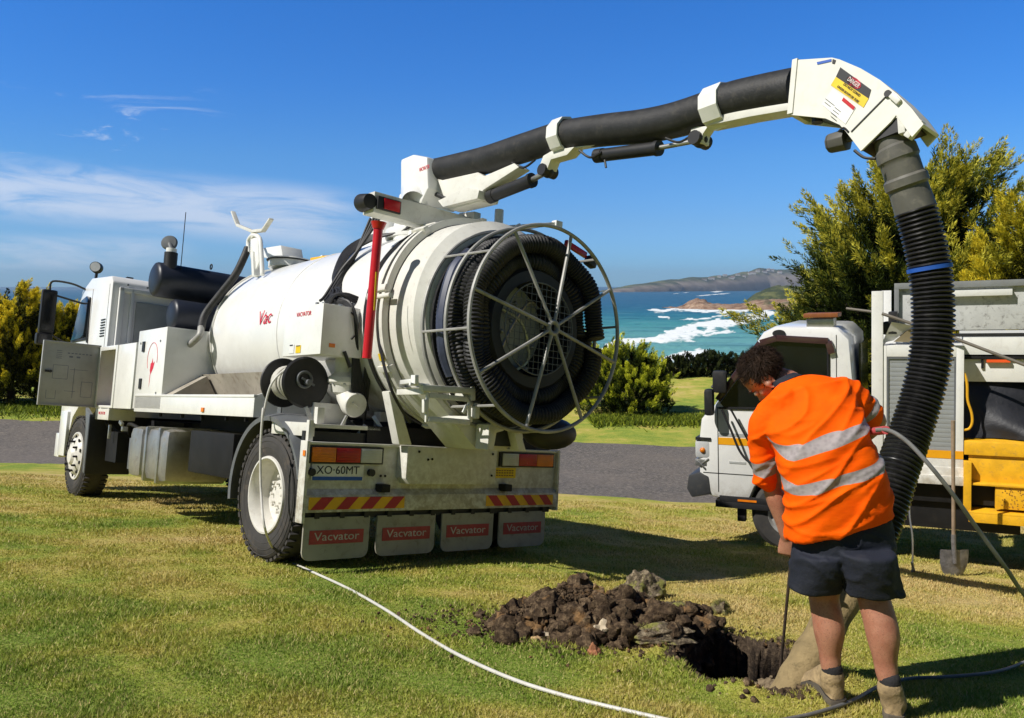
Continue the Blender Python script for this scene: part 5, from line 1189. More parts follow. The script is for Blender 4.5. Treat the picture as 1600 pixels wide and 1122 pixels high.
b = MB(); b.bb(.0, .35, .36, .66, 2.262, 2.30); b.build('light_board', mat('amber_bar', (.30, .10, .03), .5, var=.3), cabv, .004)
b = MB(); b.bb(.35, 1.3, .19, .203, 1.45, 2.0); b.build('rear_window', GLASS, cabv)
b = MB(); b.bb(.3, .5, .6, .9, 1.40, 1.9); b.bb(1.2, 1.4, .6, .9, 1.40, 1.9); b.build('seat', DARKM, cabv, .04)
def vwheel(X, Y, side):
    e = bpy.data.objects.new('wheel', None); COL.objects.link(e); e.parent = van; r = .36; ax = (side, 0, 0); o = (X, Y, r)
    b = MB(); b.lathe([(-.01, .20), (0, .25), (.0, .32), (-.03, r), (-.19, r), (-.21, .32), (-.21, .2)], o, ax, 44); b.build('tyre', TYRE, e)
    b = MB(); b.lathe([(-.01, .205), (0, .20), (-.03, .18), (.0, .12), (.01, 0)], o, ax, 32); b.build('rim', mat('rim_grey', (.35, .34, .32), .5, dirt=.5), e)
vwheel(.03, .80, -1); vwheel(1.65, .80, 1); vwheel(.05, -1.75, -1); vwheel(1.63, -1.75, 1)
b = MB(); b.bb(.4, .5, -3.2, 1.5, .42, .62); b.bb(1.2, 1.3, -3.2, 1.5, .42, .62); b.bb(.1, 1.6, -.1, -1.1, .35, .78); b.bb(.05, 1.63, -3.1, .1, .60, .80); b.cyl((.1, .8, .36), (1.6, .8, .36), .05); b.cyl((.1, -1.75, .36), (1.6, -1.75, .36), .05); b.bb(.4, 1.3, .5, 1.45, .45, .9)
b.build('chassis', DARKM, van, .006)
# body
p0 = VX(1376, 553); p1 = VX(1503, 557); ya, yb = .0, -.645
b = MB(); b.bb(-.012, .06, -.02, .075, .78, 2.49); b.bb(1.62, 1.69, -.02, .075, .78, 2.49); b.bb(.06, 1.62, .0, .06, 1.95, 2.03); b.build('front_post', VBODY, van, .005)
b = MB(); b.bb(0, .05, -.05, -.02, .80, 2.0); b.bb(0, .05, -.66, -.60, .80, 2.0); b.bb(0, .05, -.60, -.05, 1.90, 2.0); b.bb(0, .05, -.60, -.05, .80, 1.06); b.bb(.05, 1.65, -.66, -.64, .80, 2.0); b.bb(.05, 1.65, -.66, -.02, 1.985, 2.0); b.bb(-.01, .06, -.70, .04, .80, .93)
b.build('locker_frame', VBODY, van, .004)
b = MB(); b.bb(-.003, 0, -.60, -.02, VX(1376, 711)[2] , VX(1376, 699)[2]); b.bb(-.003, 0, -.66, -.60, VX(1376, 711)[2], VX(1376, 699)[2]); b.build('orange_stripe', ORS, van)
b = MB(); b.bb(.004, .02, -.60, -.585, 1.06, 1.90); b.bb(.004, .02, -.065, -.05, 1.06, 1.90); b.bb(.004, .02, -.585, -.065, 1.88, 1.90); b.build('shutter_rail', GREY, van)
b = MB()
for k in range(20): b.prism([(.018, 1.065 + k * .041), (.0155, 1.085 + k * .041), (.018, 1.104 + k * .041), (.03, 1.104 + k * .041), (.03, 1.065 + k * .041)], 'Y', -.585, -.065)
b.build('roller_shutter', SHUT, van)
b = MB(); b.bb(.0, .04, -.45, -.2, 1.0, 1.025); b.build('shutter_handle', STEEL, van, .004)
# tipped tray / crane box above
zt = 2.545
b = MB(); b.bb(.30, .34, -1.9, -.10, 2.12, zt); b.bb(.34, 1.6, -.14, -.10, 2.12, zt); b.bb(.34, 1.6, -1.9, -1.86, 2.12, zt); b.build('upper_side', GPAN, van, .004)
b = MB(); b.bb(.26, .30, -1.9, -.10, 2.50, zt + .01); b.bb(.26, .30, -.14, -.10, 2.12, 2.50); b.build('upper_frame', mat('frame_grey', (.22, .23, .23), .5, dirt=.3), van, .003)
b = MB(); b.bb(.24, .30, -1.03, -.30, 2.42, 2.475); b.build('upper_rail', VBODY, van, .004)
b = MB(); b.bb(.285, .30, -1.9, -.15, 2.06, 2.09); b.build('rubber_strip', BLACK, van)
b = MB(); b.bb(.28, 1.6, -1.9, -.66, 1.90, 2.055); b.bb(.28, .31, -1.9, -.66, 1.66, 1.86); b.build('rear_crossbeam', VBODY, van, .004)
b = MB(); b.bb(.25, .29, -1.9, -.66, 1.865, 1.885); b.bb(.26, .28, -.82, -.80, 1.78, 1.87); b.build('hanging_rail', DARKM, van)
b = MB(); b.bb(.24, .27, -1.02, -.84, 1.835, 1.86); b.build('red_tag', mat('orange_red', (.8, .10, .02), .4), van)
b = MB(); b.bb(.30, 1.6, -1.9, -.66, .95, 1.0); b.bb(1.5, 1.6, -1.9, -.66, .95, 1.9); b.build('load_floor', DARKM, van)
b = MB(); n_ = 16; G_ = []
for i in range(n_ + 1):
    for j in range(n_ + 1):
        u, v = i / n_, j / n_; y = -.67 - 1.2 * u; ztop = 1.80 - .42 * u - .1 * u * u; z = 1.18 + (ztop - 1.18) * v
        x = .10 + .28 * v + .05 * mnoise.noise(Vector((u * 4, v * 3, 1))) + .06 * math.sin(u * 9 + v * 5) * (1 - v)
        G_.append((x, y, z))
I_ = [(i * (n_ + 1) + j, (i + 1) * (n_ + 1) + j, (i + 1) * (n_ + 1) + j + 1, i * (n_ + 1) + j + 1) for i in range(n_) for j in range(n_)]
b.add(G_, I_); tp_ = b.build('black_tarp', TARP, None, ang=60); tp_.matrix_world = VAN_M
tag(tp_, 'black tarpaulin draped over the load at the back of the utility truck', 'tarpaulin')
b = MB(); b.bb(.40, 1.5, -1.9, -.68, 1.0, 1.30); b.build('load_bin', DARKM, van)
b = MB(); b.tube(cat_rom([VX(*p, .02) for p in ((1503, 584), (1507, 584), (1511, 600), (1512, 625), (1518, 645), (1519, 660), (1514, 670), (1503, 672))], 5), .011, 8); b.build('grab_rail', YB, van)
# yellow steps
b = MB(); b.bb(.0, 1.6, -1.9, -.665, 1.13, 1.17); b.bb(-.01, .02, -1.9, -.665, 1.05, 1.165); b.bb(.02, .5, -1.9, -.665, 1.05, 1.10)
b.bb(.015, .04, -1.9, -.70, .80, 1.05); b.bb(-.06, .03, -1.9, -.68, .795, .815); b.bb(-.04, .0, -1.9, -.90, .60, .795); b.bb(-.10, .0, -1.9, -.70, .48, .56); b.bb(-.10, .3, -1.9, -.70, .555, .575); b.bb(-.08, .0, -.72, -.66, .55, 1.0)
st_ = b.build('rear_steps', YDECK, van, .004)
b = MB()
for k in range(150):
    y = -.95 - rnd.random() * .9; z = .61 + rnd.random() * .17; b.cyl((-.04, y, z), (-.043, y, z), .005, None, 5)
b.build('tread_holes', mat('brown_rust', (.25, .11, .03), .8), st_)
b = MB(); b.bb(-.05, .0, -.72, -.05, .78, .86); b.build('side_rail', VBODY, van, .004)
# pole laid across, stowed items
b = MB(); b.tube([VX(1322, 482, .1), VX(1362, 487, .1)], .012, 8); b.tube([VX(1378, 490, -.03), VX(1490, 528, -.05), VX(1608, 573, -.06)], .014, 8); o = b.build('steel_bar', mat('brown_steel', (.20, .18, .15), .6, .3, dirt=.4), None); o.matrix_world = VAN_M
tag(o, 'long grey steel bar lashed diagonally across the body of the utility truck', 'bar')
b = MB(); q = VX(1385, 513, .06); b.cyl(q, q + Vector((.12, 0, 0)), .06, None, 16); b.bb(.05, .25, -.13, -.06, 2.1, 2.3); b.build('winch', BLACK, van, .006)
b = MB(); b.add([VX(1393, 503, .0), VX(1427, 509, .0), VX(1396, 532, .1), VX(1378, 536, .1), VX(1390, 520, .5)], [(0, 1, 2), (0, 2, 3), (1, 2, 4)]); b.build('folded_sheet', VBODY, van)
b = MB(); b.add([VX(1427, 509, .0), VX(1450, 520, .05), VX(1448, 536, .05), VX(1396, 534, .05)], [(0, 1, 2, 3)]); b.build('sand_bag', mat('tan_canvas', (.28, .23, .14), .9), van)

# ================================================================== TOOLS NEAR THE UTILITY TRUCK
x, y = P(1492, 888, 7.62).x, P(1492, 888, 7.62).y; zg = gzf(x, y)
sv = empty('shovel', Matrix.Translation((x, y, zg)), 'long handled shovel leaning upright against the yellow step', 'shovel')
top = P(1489, 657, 7.5) - Vector((x, y, zg)); neck = P(1490, 850, 7.60) - Vector((x, y, zg))
b = MB(); b.tube([neck, neck.lerp(top, .5), top], [.017, .016, .018], 12); b.build('handle', mat('worn_ash', (.30, .22, .15), .6, var=.3, dirt=.4, dirtcol=(.15, .11, .07)), sv)
b = MB(); n_ = 12; rg = []
w_ = [(-.03, .128), (.0, .132), (.10, .128), (.18, .102), (.235, .06), (.262, .014)]
vs = []
for (h, w2) in w_:
    for i in range(9):
        t = -1 + 2 * i / 8; vs.append((t * w2, -.012 - .018 * t * t * -1 + .015, .215 - h))
m_ = len(w_); fs = [(k * 9 + i, k * 9 + i + 1, (k + 1) * 9 + i + 1, (k + 1) * 9 + i) for k in range(m_ - 1) for i in range(8)]
b.add(vs, fs); b.add([(v[0], v[1] + .004, v[2]) for v in vs], fs); b.tube([(0, .0, .12), neck * 1.0, neck.lerp(top, .08)], [.018, .021, .020], 10)
b.build('blade', mat('worn_steel', (.26, .25, .25), .5, .5, var=.35, dirt=.7, dirtcol=(.12, .10, .08), scale=14), sv)
sp0 = P(1426, 886, 7.75); zg = gzf(sp0.x, sp0.y); b = MB(); b.tube(cat_rom([(sp0.x, sp0.y, zg - .05), (sp0.x, sp0.y + .02, zg + .3), P(1421, 800, 7.8), P(1423, 745, 7.85)], 6), .009, 8); b.tube([(sp0.x - .01, sp0.y, zg + .1), (sp0.x + .02, sp0.y, zg + .0)], .012, 6)
o = b.build('earth_rod', STEEL, None); tag(o, 'thin steel rod pushed into the grass beside the shovel', 'rod')
b = MB(); b.tube(cat_rom([(sp0.x, sp0.y, zg + .015), (sp0.x + .06, sp0.y - .05, zg + .02), (sp0.x + .12, sp0.y + .03, zg + .015)], 6), .005, 6); o = b.build('wire', BLACK, None); tag(o, 'short black wire lying in the grass at the foot of the thin rod', 'wire')

# ================================================================== HOSES ON THE GRASS
def on_ground(pxs, r):
    out = []
    for (px, py) in pxs:
        # march the photo ray to the ground
        lo, hi = 1.5, 30.0
        for _ in range(40):
            m_ = (lo + hi) / 2; q = P(px, py, m_)
            if q.z > gzf(q.x, q.y): lo = m_
            else: hi = m_
        q = P(px, py, lo); q.z = gzf(q.x, q.y) + r + .004; out.append(q)
    return out
WHH = mat('white_water_hose', (.60, .585, .53), .45, var=.08, dirt=.35, dirtcol=(.36, .32, .25), scale=14)
air = [TRUCK_M @ Vector((.13, -.12, 1.52)), TRUCK_M @ Vector((.05, -.12, 1.50)), TRUCK_M @ Vector((-.06, -.08, 1.36)), TRUCK_M @ Vector((-.10, -.06, 1.10)), P(411, 640, 6.12), P(407, 700, 6.08), P(408, 770, 6.02), P(415, 830, 5.85)]
gr_ = on_ground([(437, 872), (480, 893), (540, 921), (600, 955), (660, 995), (720, 1030), (800, 1066), (880, 1092), (960, 1112), (1060, 1135), (1180, 1165)], .011)
b = MB(); b.tube(cat_rom(air + gr_, 8), .0088, 10); o = b.build('water_hose', WHH, None); tag(o, 'thin white water hose running from the reel across the grass to the foreground', 'hose')
GH = mat('grey_pressure_hose', (.15, .15, .145), .45, var=.15, dirt=.5, dirtcol=(.28, .25, .2), scale=14)
g2 = on_ground([(1700, 985), (1660, 1012), (1595, 1042), (1550, 1056), (1480, 1063), (1420, 1066), (1374, 1078), (1330, 1102), (1270, 1122), (1210, 1135), (1120, 1160)], .014)
hp2 = [P(1368, 672, 3.30), P(1386, 672, 3.28), P(1404, 680, 3.24), P(1426, 698, 3.2), P(1455, 730, 3.15), P(1490, 774, 3.15), P(1530, 830, 3.2), P(1570, 885, 3.25), P(1605, 935, 3.35), P(1650, 975, 3.5)]
b = MB(); b.tube(cat_rom(hp2 + g2, 8), .0085, 10); o = b.build('pressure_hose', GH, None); tag(o, 'grey pressure hose looping from the worker at right and back along the grass', 'hose')
# ================================================================== SPOIL HEAP AND STONES
def soil_mat():
    m = bpy.data.materials.new('soil'); m.use_nodes = True; T = NT(m.node_tree); b = T.n['Principled BSDF']
    g = T.new('ShaderNodeTexCoord').outputs['Object']
    n = T.noise(g, 26.0, 7.0, .72); k = T.noise(g, 7.0, 4.0, .6)
    c = T.ramp(n, [(.32, (.022, .014, .009)), (.50, (.075, .050, .030)), (.62, (.18, .125, .072)), (.76, (.40, .29, .18))])
    c = T.mix(T.math('MULTIPLY', T.smooth(k, .56, .66), .7), c, (.30, .17, .07))
    T.put(b.inputs['Base Color'], c); b.inputs['Roughness'].default_value = .92; b.inputs['Specular IOR Level'].default_value = .15
    bp = T.new('ShaderNodeBump'); bp.inputs['Distance'].default_value = .012; T.put(bp.inputs['Height'], T.noise(g, 60.0, 5.0, .7)); T.l.new(bp.outputs[0], b.inputs['Normal'])
    return m
SOIL = soil_mat()
def clod(b, c, r, seed, sq=(1, 1, .8), n=12, m=8, amp=.45):
    c = Vector(c); rings = []
    for j in range(m + 1):
        t = math.pi * j / m; row = []
        for i in range(n):
            a = 2 * math.pi * i / n; d = Vector((math.cos(a) * math.sin(t), math.sin(a) * math.sin(t), -math.cos(t)))
            k = 1 + amp * mnoise.fractal(d * 1.6 + Vector((seed * 3.1, seed, 0)), 1.0, 2.0, 4)
            row.append(c + Vector((d.x * sq[0], d.y * sq[1], d.z * sq[2])) * r * max(k, .35))
        rings.append(row)
    b.loft(rings)
HM = [(.42, 4.50, .50, .32, .20), (.34, 4.64, .28, .22, .21), (.66, 4.62, .26, .24, .22), (.80, 4.42, .28, .22, .13), (.14, 4.46, .26, .22, .12), (.98, 4.56, .22, .16, .14), (.50, 4.28, .30, .14, .09)]
def heap_h(x, y):
    h = 0.0
    for (cx, cy, a, b_, z) in HM:
        r = math.hypot((x - cx) / a, (y - cy) / b_); h = max(h, z * max(0, 1 - r ** 1.6)) if r < 1 else h
    return h
b = MB(); NX, NY = 170, 110; vs = []; keep = {}
for j in range(NY + 1):
    for i in range(NX + 1):
        x = -.35 + 1.65 * i / NX; y = 4.05 + .95 * j / NY; h = heap_h(x, y)
        n1 = mnoise.fractal(Vector((x * 9, y * 9, 2)), .9, 2.1, 5)
        n2 = mnoise.fractal(Vector((x * 30, y * 30, 8)), .8, 2.1, 4); h2 = h * (1 + .45 * n1) + ((.020 * n1 + .014 * n2) if h > 0 else 0) - .015
        vs.append((x + .012 * mnoise.noise(Vector((x * 30, y * 30, 5))), y, gzf(x, y) + h2))
        keep[(i, j)] = h > .002
fs = [(j * (NX + 1) + i, j * (NX + 1) + i + 1, (j + 1) * (NX + 1) + i + 1, (j + 1) * (NX + 1) + i) for j in range(NY) for i in range(NX) if keep[(i, j)] or keep[(i + 1, j + 1)]]
b.add(vs, fs)
for k in range(1100):                                     # crumbs and clods of the heap
    for _ in range(20):
        x = rnd.uniform(-.3, 1.3); y = rnd.uniform(4.05, 5.0)
        if heap_h(x, y) > .004 or rnd.random() < .03: break
    h = heap_h(x, y); r = .006 + .058 * rnd.random() ** 4.5; clod(b, (x, y, gzf(x, y) + h * (1 + .45 * mnoise.fractal(Vector((x * 9, y * 9, 2)), .9, 2.1, 5)) + r * .2), r, k, (rnd.uniform(.8, 1.2), rnd.uniform(.8, 1.2), rnd.uniform(.75, 1.1)), 10, 8, .55)
for k in range(2600):                                    # fine crumbs, on the heap and trodden into the turf round it
    cx_, cy_ = rnd.gauss(.45, .42), rnd.gauss(4.48, .24); h = heap_h(cx_, cy_)
    if hole_r(cx_, cy_) < 1.05: continue
    r = .003 + .009 * rnd.random() ** 2; clod(b, (cx_, cy_, gzf(cx_, cy_) + h * 1.1 + .012 + r * .3), r, k + 3000, (1, 1, .8), 6, 4, .5)
for k in range(220):                                     # crumbs round the hole
    a = rnd.uniform(0, 6.283); q = 1.02 + .45 * rnd.random() ** 2; x = HOLE[0] + math.cos(a) * HRX * q; y = HOLE[1] + math.sin(a) * HRY * q; r = .006 + .016 * rnd.random() ** 2
    clod(b, (x, y, gzf(x, y) + r * .3), r, k + 900, (1, 1, .8), 8, 5)
o = b.build('soil_heap', SOIL, None, ang=50); tag(o, 'crumbly heap of dark dug soil left of the hole', 'soil', kind='stuff')
ROCK = mat('sandstone', (.50, .33, .17), .85, var=.3, dirt=.5, dirtcol=(.16, .10, .06), scale=18, bump=.01, bscale=40)
PALE = mat('pale_stone', (.52, .43, .30), .85, var=.3, dirt=.5, dirtcol=(.14, .10, .07), scale=18, bump=.01, bscale=40)
RUST = mat('rust_stone', (.36, .15, .07), .85, var=.3, dirt=.4, dirtcol=(.14, .08, .05), scale=18, bump=.01, bscale=40)
def on_heap(px, py):
    lo, hi = 3.0, 6.0
    for _ in range(40):
        m_ = (lo + hi) / 2; q = P(px, py, m_)
        if q.z > gzf(q.x, q.y) + heap_h(q.x, q.y): lo = m_
        else: hi = m_
    return P(px, py, lo)
for (px, py, r, mt, lab, sq, sd) in [(922, 922, .060, ROCK, 'bright orange sandstone lump near the top of the soil heap', (1.2, .9, .8), 2), (937, 952, .055, ROCK, 'tall orange brown stone standing below the bright lump on the soil heap', (.7, .8, 1.2), 5), (942, 984, .058, PALE, 'pale blocky stone in the middle of the soil heap', (1.1, .9, .75), 8), (927, 1022, .036, RUST, 'small rust red stone at the lower front edge of the soil heap', (.9, .9, 1.1), 11), (842, 990, .040, PALE, 'pale flat stone on the left slope of the soil heap', (1.4, .9, .5), 14), (838, 1002, .028, ROCK, 'small orange stone at the left foot of the soil heap', (1.1, .9, .8), 17), (1015, 940, .03, PALE, 'small pale stone beside the upright turf block on the heap', (1.1, .8, .8), 19)]:
    q = on_heap(px, py); b = MB(); clod(b, q, r, sd, sq, 18, 12, .5); tag(b.build('stone', mt, None, ang=28), lab, 'stone', 'sandstone lumps in the spoil')
SOD = bpy.data.materials.new('sod'); SOD.use_nodes = True; T = NT(SOD.node_tree); b_ = T.n['Principled BSDF']; g = T.new('ShaderNodeTexCoord').outputs['Object']
c = T.ramp(T.noise(g, 34.0, 6.0, .75), [(.34, (.035, .026, .016)), (.50, (.17, .13, .080)), (.64, (.42, .34, .22))]); c = T.mix(T.math('MULTIPLY', T.smooth(T.noise(g, 9.0, 3.0, .6), .50, .62), .75), c, (.34, .34, .07))
T.put(b_.inputs['Base Color'], c); b_.inputs['Roughness'].default_value = .95
bp = T.new('ShaderNodeBump'); bp.inputs['Distance'].default_value = .015; T.put(bp.inputs['Height'], T.noise(g, 90.0, 4.0, .8)); T.l.new(bp.outputs[0], b_.inputs['Normal'])
for (px, py, r, lab, sq, sd) in [(1003, 925, .150, 'large upright block of turf at the top of the soil heap', (1.0, .7, .95), 31), (1018, 982, .115, 'flat turf slab leaning low on the front of the soil heap', (1.7, .8, .4), 34), (1126, 950, .080, 'separate dark turf clod standing between heap and hole', (.75, .7, 1.05), 37), (1058, 950, .085, 'rounded brown turf clod on the right end of the soil heap', (1.3, .9, .8), 40), (908, 905, .070, 'dark soil clod on the very top left of the heap', (1.0, .8, .9), 43)]:
    q = on_heap(px, py + 8); b = MB(); clod(b, q, r, sd, sq, 30, 22, .6)
    for k in range(900):                                  # roots and dead grass standing off the sod
        d = Vector((rnd.gauss(0, 1), rnd.gauss(0, 1), abs(rnd.gauss(0, 1)) + .1)).normalized(); p = q + Vector((d.x * sq[0], d.y * sq[1], d.z * sq[2])) * r * .95
        t = Vector((rnd.gauss(0, 1), rnd.gauss(0, 1), rnd.gauss(0, 1))).normalized() * .0020; b.add([p - t, p + t, p + d * rnd.uniform(.006, .026) + t * 4], [(0, 1, 2)])
    tag(b.build('turf_clod', SOD, None, ang=50), lab, 'turf clod', 'lumps of turf on and beside the heap')
b = MB(); q = on_ground([(1226, 1082)], 0)[0]
for k in range(130): clod(b, q + Vector((rnd.gauss(.0, .050), rnd.gauss(.0, .035), rnd.uniform(-.02, .05))), rnd.uniform(.008, .036), k + 50, (1.1, 1, .8), 12, 8, .6)
tag(b.build('mud_collar', mat('wet_clay', (.20, .15, .09), .85, var=.35, dirt=.6, dirtcol=(.10, .07, .045), scale=20, bump=.008, bscale=50), None, ang=50), 'grey brown mud piled round the tip of the suction tube', 'mud')

# ================================================================== PERSON
SKIN = bpy.data.materials.new('skin'); SKIN.use_nodes = True; T = NT(SKIN.node_tree); b_ = T.n['Principled BSDF']; g = T.new('ShaderNodeTexCoord').outputs['Object']
c = T.mix(T.smooth(T.noise(g, 14.0, 5.0, .65), .35, .68), (.46, .215, .135), (.36, .145, .088))
c = T.mix(T.math('MULTIPLY', T.smooth(T.noise(g, 170.0, 3.0, .8), .52, .68), .55), c, (.14, .07, .045))
T.put(b_.inputs['Base Color'], c); b_.inputs['Roughness'].default_value = .5; b_.inputs['Subsurface Weight'].default_value = .12; b_.inputs['Subsurface Scale'].default_value = .01
b_.inputs['Subsurface Radius'].default_value = (1, .35, .2)
def Q(px, py, y):
    v = P(px, py, 1.0); return v * (y / v.y)
def fused(name, b, voxel, smooth, mats, parent, post=None, ang=180):
    """fuse overlapping shapes into one continuous skin"""
    me = b.mesh(name + '_src', 180); t = bpy.data.objects.new(name + '_src', me); COL.objects.link(t)
    md = t.modifiers.new('r', 'REMESH'); md.mode = 'VOXEL'; md.voxel_size = voxel
    ms = t.modifiers.new('s', 'SMOOTH'); ms.factor = .5; ms.iterations = smooth
    dg = bpy.context.evaluated_depsgraph_get(); me2 = bpy.data.meshes.new_from_object(t.evaluated_get(dg)); me2.name = name
    bpy.data.objects.remove(t); bpy.data.meshes.remove(me)
    if post:
        n = len(me2.vertices); V = np.empty(n * 3, np.float32); N = np.empty(n * 3, np.float32); me2.vertices.foreach_get('co', V); me2.vertices.foreach_get('normal', N)
        V = post(V.reshape(-1, 3), N.reshape(-1, 3)); me2.vertices.foreach_set('co', V.astype(np.float32).ravel()); me2.update()
    me2.materials.clear(); me2.polygons.foreach_set('use_smooth', [True] * len(me2.polygons))
    return link(name, me2, mats, parent)
def limb(b, pts, rad, n=20, k=6):
    c = cat_rom(pts, k); m = len(c); rr = []
    for i in range(m):
        t = i / k; j = min(int(t), len(rad) - 2); f = t - j; f = f * f * (3 - 2 * f); rr.append(rad[j] * (1 - f) + rad[j + 1] * f)
    b.tube(c, rr, n); b.sphere(c[0], rr[0] * .98, 14, 8); b.sphere(c[-1], rr[-1] * .98, 14, 8)

man = empty('person', Matrix.Identity(4), 'person in an orange high visibility shirt and navy shorts bending over the hole', 'person')
LF = on_ground([(1303, 1098)], 0)[0]; RF = on_ground([(1396, 1126)], 0)[0]
man.location = ((LF.x + RF.x) / 2, (LF.y + RF.y) / 2, (LF.z + RF.z) / 2)
MI = Matrix.Translation(-man.location)
YL, YR = LF.y, RF.y
hipL, hipR = Q(1284, 866, 3.44), Q(1350, 866, 3.43)
kneeL, kneeR = Q(1288, 938, YL + .05), Q(1366, 938, YR + .09)
ankL, ankR = Q(1300, 1056, YL + .01), Q(1390, 1074, YR + .01)
pel = Q(1318, 842, 3.42); midb = Q(1298, 750, 3.42); chest = Q(1274, 668, 3.50); nb = Q(1236, 612, 3.60)
shL, shR = Q(1197, 664, 3.58), Q(1322, 622, 3.52)
hc = Q(1196, 590, 3.66)
elL, haL = Q(1206, 755, 3.64), Q(1229, 838, 3.62)
elR, haR = Q(1366, 656, 3.56), Q(1346, 690, 3.72)
u_ = Vector((-.85, .15, .48)).normalized(); f_ = Vector((-.42, .30, -.85)); f_ = (f_ - u_ * f_.dot(u_)).normalized(); s_h = f_.cross(u_).normalized()   # his right
HMx = Matrix((s_h, f_, u_)).transposed()
def H(x, y, z): return hc + HMx @ Vector((x, y, z))
bd = MB()
limb(bd, [pel, hipL, kneeL.lerp(hipL, .4), kneeL, kneeL.lerp(ankL, .35) + Vector((.004, -.012, 0)), kneeL.lerp(ankL, .75), ankL, ankL + Vector((0, .0, -.03))], [.085, .088, .076, .062, .064, .044, .036, .032])
limb(bd, [pel, hipR, kneeR.lerp(hipR, .4), kneeR, kneeR.lerp(ankR, .35) + Vector((.006, -.012, 0)), kneeR.lerp(ankR, .75), ankR, ankR + Vector((0, .0, -.03))], [.085, .090, .078, .064, .066, .045, .036, .032])
limb(bd, [pel, midb, chest, nb], [.11, .115, .12, .07])
limb(bd, [chest, shL], [.10, .066]); limb(bd, [chest, shR], [.10, .066])
limb(bd, [shL, shL.lerp(elL, .5), elL, elL.lerp(haL, .3), elL.lerp(haL, .8), haL], [.060, .052, .043, .044, .030, .027])
limb(bd, [shR, shR.lerp(elR, .5), elR, elR.lerp(haR, .3), elR.lerp(haR, .8), haR], [.062, .056, .048, .046, .032, .028])
limb(bd, [nb, H(0, -.03, -.10), H(0, -.01, -.04)], [.062, .058, .06])
for (p, r, sc) in (((0, -.015, .035), .100, (.80, 1.0, .92)), ((0, .02, -.04), .075, (.86, .9, 1.05)), ((0, .035, -.095), .035, (1.1, .9, .8)), ((0, .082, -.025), .016, (.8, 1.0, 1.4)), ((0, .094, -.035), .013, (1.1, 1, .8)), ((0, .070, -.065), .017, (1.5, .8, .8)), ((0, .078, .025), .022, (2.2, .6, .6)), ((-.045, .045, -.02), .022, (1, 1, .9)), ((.045, .045, -.02), .022, (1, 1, .9))):
    ring = []; m, n = 10, 16; rs_ = []
    for j in range(m + 1):
        t = math.pi * j / m; rs_.append([H(p[0] + r * sc[0] * math.sin(t) * math.cos(2 * math.pi * i / n), p[1] + r * sc[1] * math.sin(t) * math.sin(2 * math.pi * i / n), p[2] - r * sc[2] * math.cos(t)) for i in range(n)])
    bd.loft(rs_)
for sgn in (-1, 1):                                      # ears
    e0 = [H(sgn * (.078 + .006 * math.cos(a)), -.012 + .018 * math.cos(a), -.012 + .030 * math.sin(a)) for a in [i * math.pi / 6 for i in range(12)]]
    bd.tube(e0, .0065, 8, closed=True); bd.sphere(H(sgn * .078, -.006, -.014), .013, 10, 8)
def hand(b, w, fwd, palm, side, curl):
    """w wrist, fwd direction of the knuckles, palm normal (towards what is held), side: direction of the thumb"""
    fwd = fwd.normalized(); palm = (palm - fwd * palm.dot(fwd)).normalized(); lat = fwd.cross(palm); lat = lat if lat.dot(side) > 0 else -lat
    rs_ = []
    for t, hw, hd in ((0, .026, .017), (.03, .034, .018), (.06, .040, .016), (.085, .041, .013)):
        c = w + fwd * t; rs_.append([c + lat * hw * math.cos(a) + palm * hd * math.sin(a) for a in [2 * math.pi * i / 14 for i in range(14)]])
    b.loft(rs_)
    for i, (o_, L) in enumerate(((.031, .072), (.011, .080), (-.010, .075), (-.030, .060))):
        p = w + fwd * .080 + lat * o_; d = fwd.copy(); pts = [p]; ang = 0
        for j, fr in enumerate((.45, .32, .23)):
            ang += curl * (.75, 1.0, .8)[j] * (1 + .05 * i); d = (fwd * math.cos(ang) + palm * math.sin(ang)); p = p + d * L * fr; pts.append(p)
        b.tube(cat_rom(pts, 3), [.0095 - .0022 * k / 9 for k in range(10)], 9); b.sphere(pts[-1], .0074, 8, 6)
    p = w + fwd * .025 + lat * .028; pts = [p, p + lat * .022 + fwd * .022 + palm * .012, p + lat * .022 + fwd * .045 + palm * .030, p + lat * .010 + fwd * .060 + palm * .044]
    b.tube(cat_rom(pts, 3), [.0125 - .0035 * k / 9 for k in range(10)], 9); b.sphere(pts[-1], .0088, 8, 6)
rodT, rodB = Q(1236, 800, 3.64), on_ground([(1214, 1092)], 0)[0]
gL = haL + Vector((.012, .02, -.075))
hand(bd, haL, Vector((.05, .10, -1)), Vector((.55, .8, .0)), Vector((.4, -.6, -.1)), 1.15)
hand(bd, haR, Vector((.25, .45, -.55)), Vector((.1, -.6, -.6)), Vector((.5, .1, .5)), 1.1)
bd.v = [tuple(MI @ Vector(v)) for v in bd.v]
body = fused('body', bd, .0055, 3, SKIN, man)

# shirt ------------------------------------------------------------
sb = MB()
def oval(c, w_, t_, slope, lean, n=40, e=2.5):
    U = Vector((1, 0, slope)).normalized(); V_ = Vector((0, 1, -lean)); V_ = (V_ - U * V_.dot(U)).normalized(); out = []
    for i in range(n):
        a = 2 * math.pi * i / n; ca_, sa = math.cos(a), math.sin(a)
        out.append(c + U * w_ * math.copysign(abs(ca_) ** (2 / e), ca_) + V_ * t_ * math.copysign(abs(sa) ** (2 / e), sa))
    return out
RG = [((1312, 822), 3.40, .222, .150, .25, .05), ((1309, 800), 3.40, .221, .152, .29, .08), ((1303, 770), 3.40, .214, .150, .36, .12), ((1295, 738), 3.41, .204, .146, .42, .18), ((1286, 705), 3.43, .198, .142, .47, .26), ((1276, 673), 3.47, .200, .138, .50, .34), ((1266, 645), 3.51, .205, .128, .50, .42), ((1257, 622), 3.55, .192, .108, .46, .5), ((1247, 606), 3.585, .135, .085, .40, .55), ((1238, 599), 3.61, .085, .070, .35, .6)]
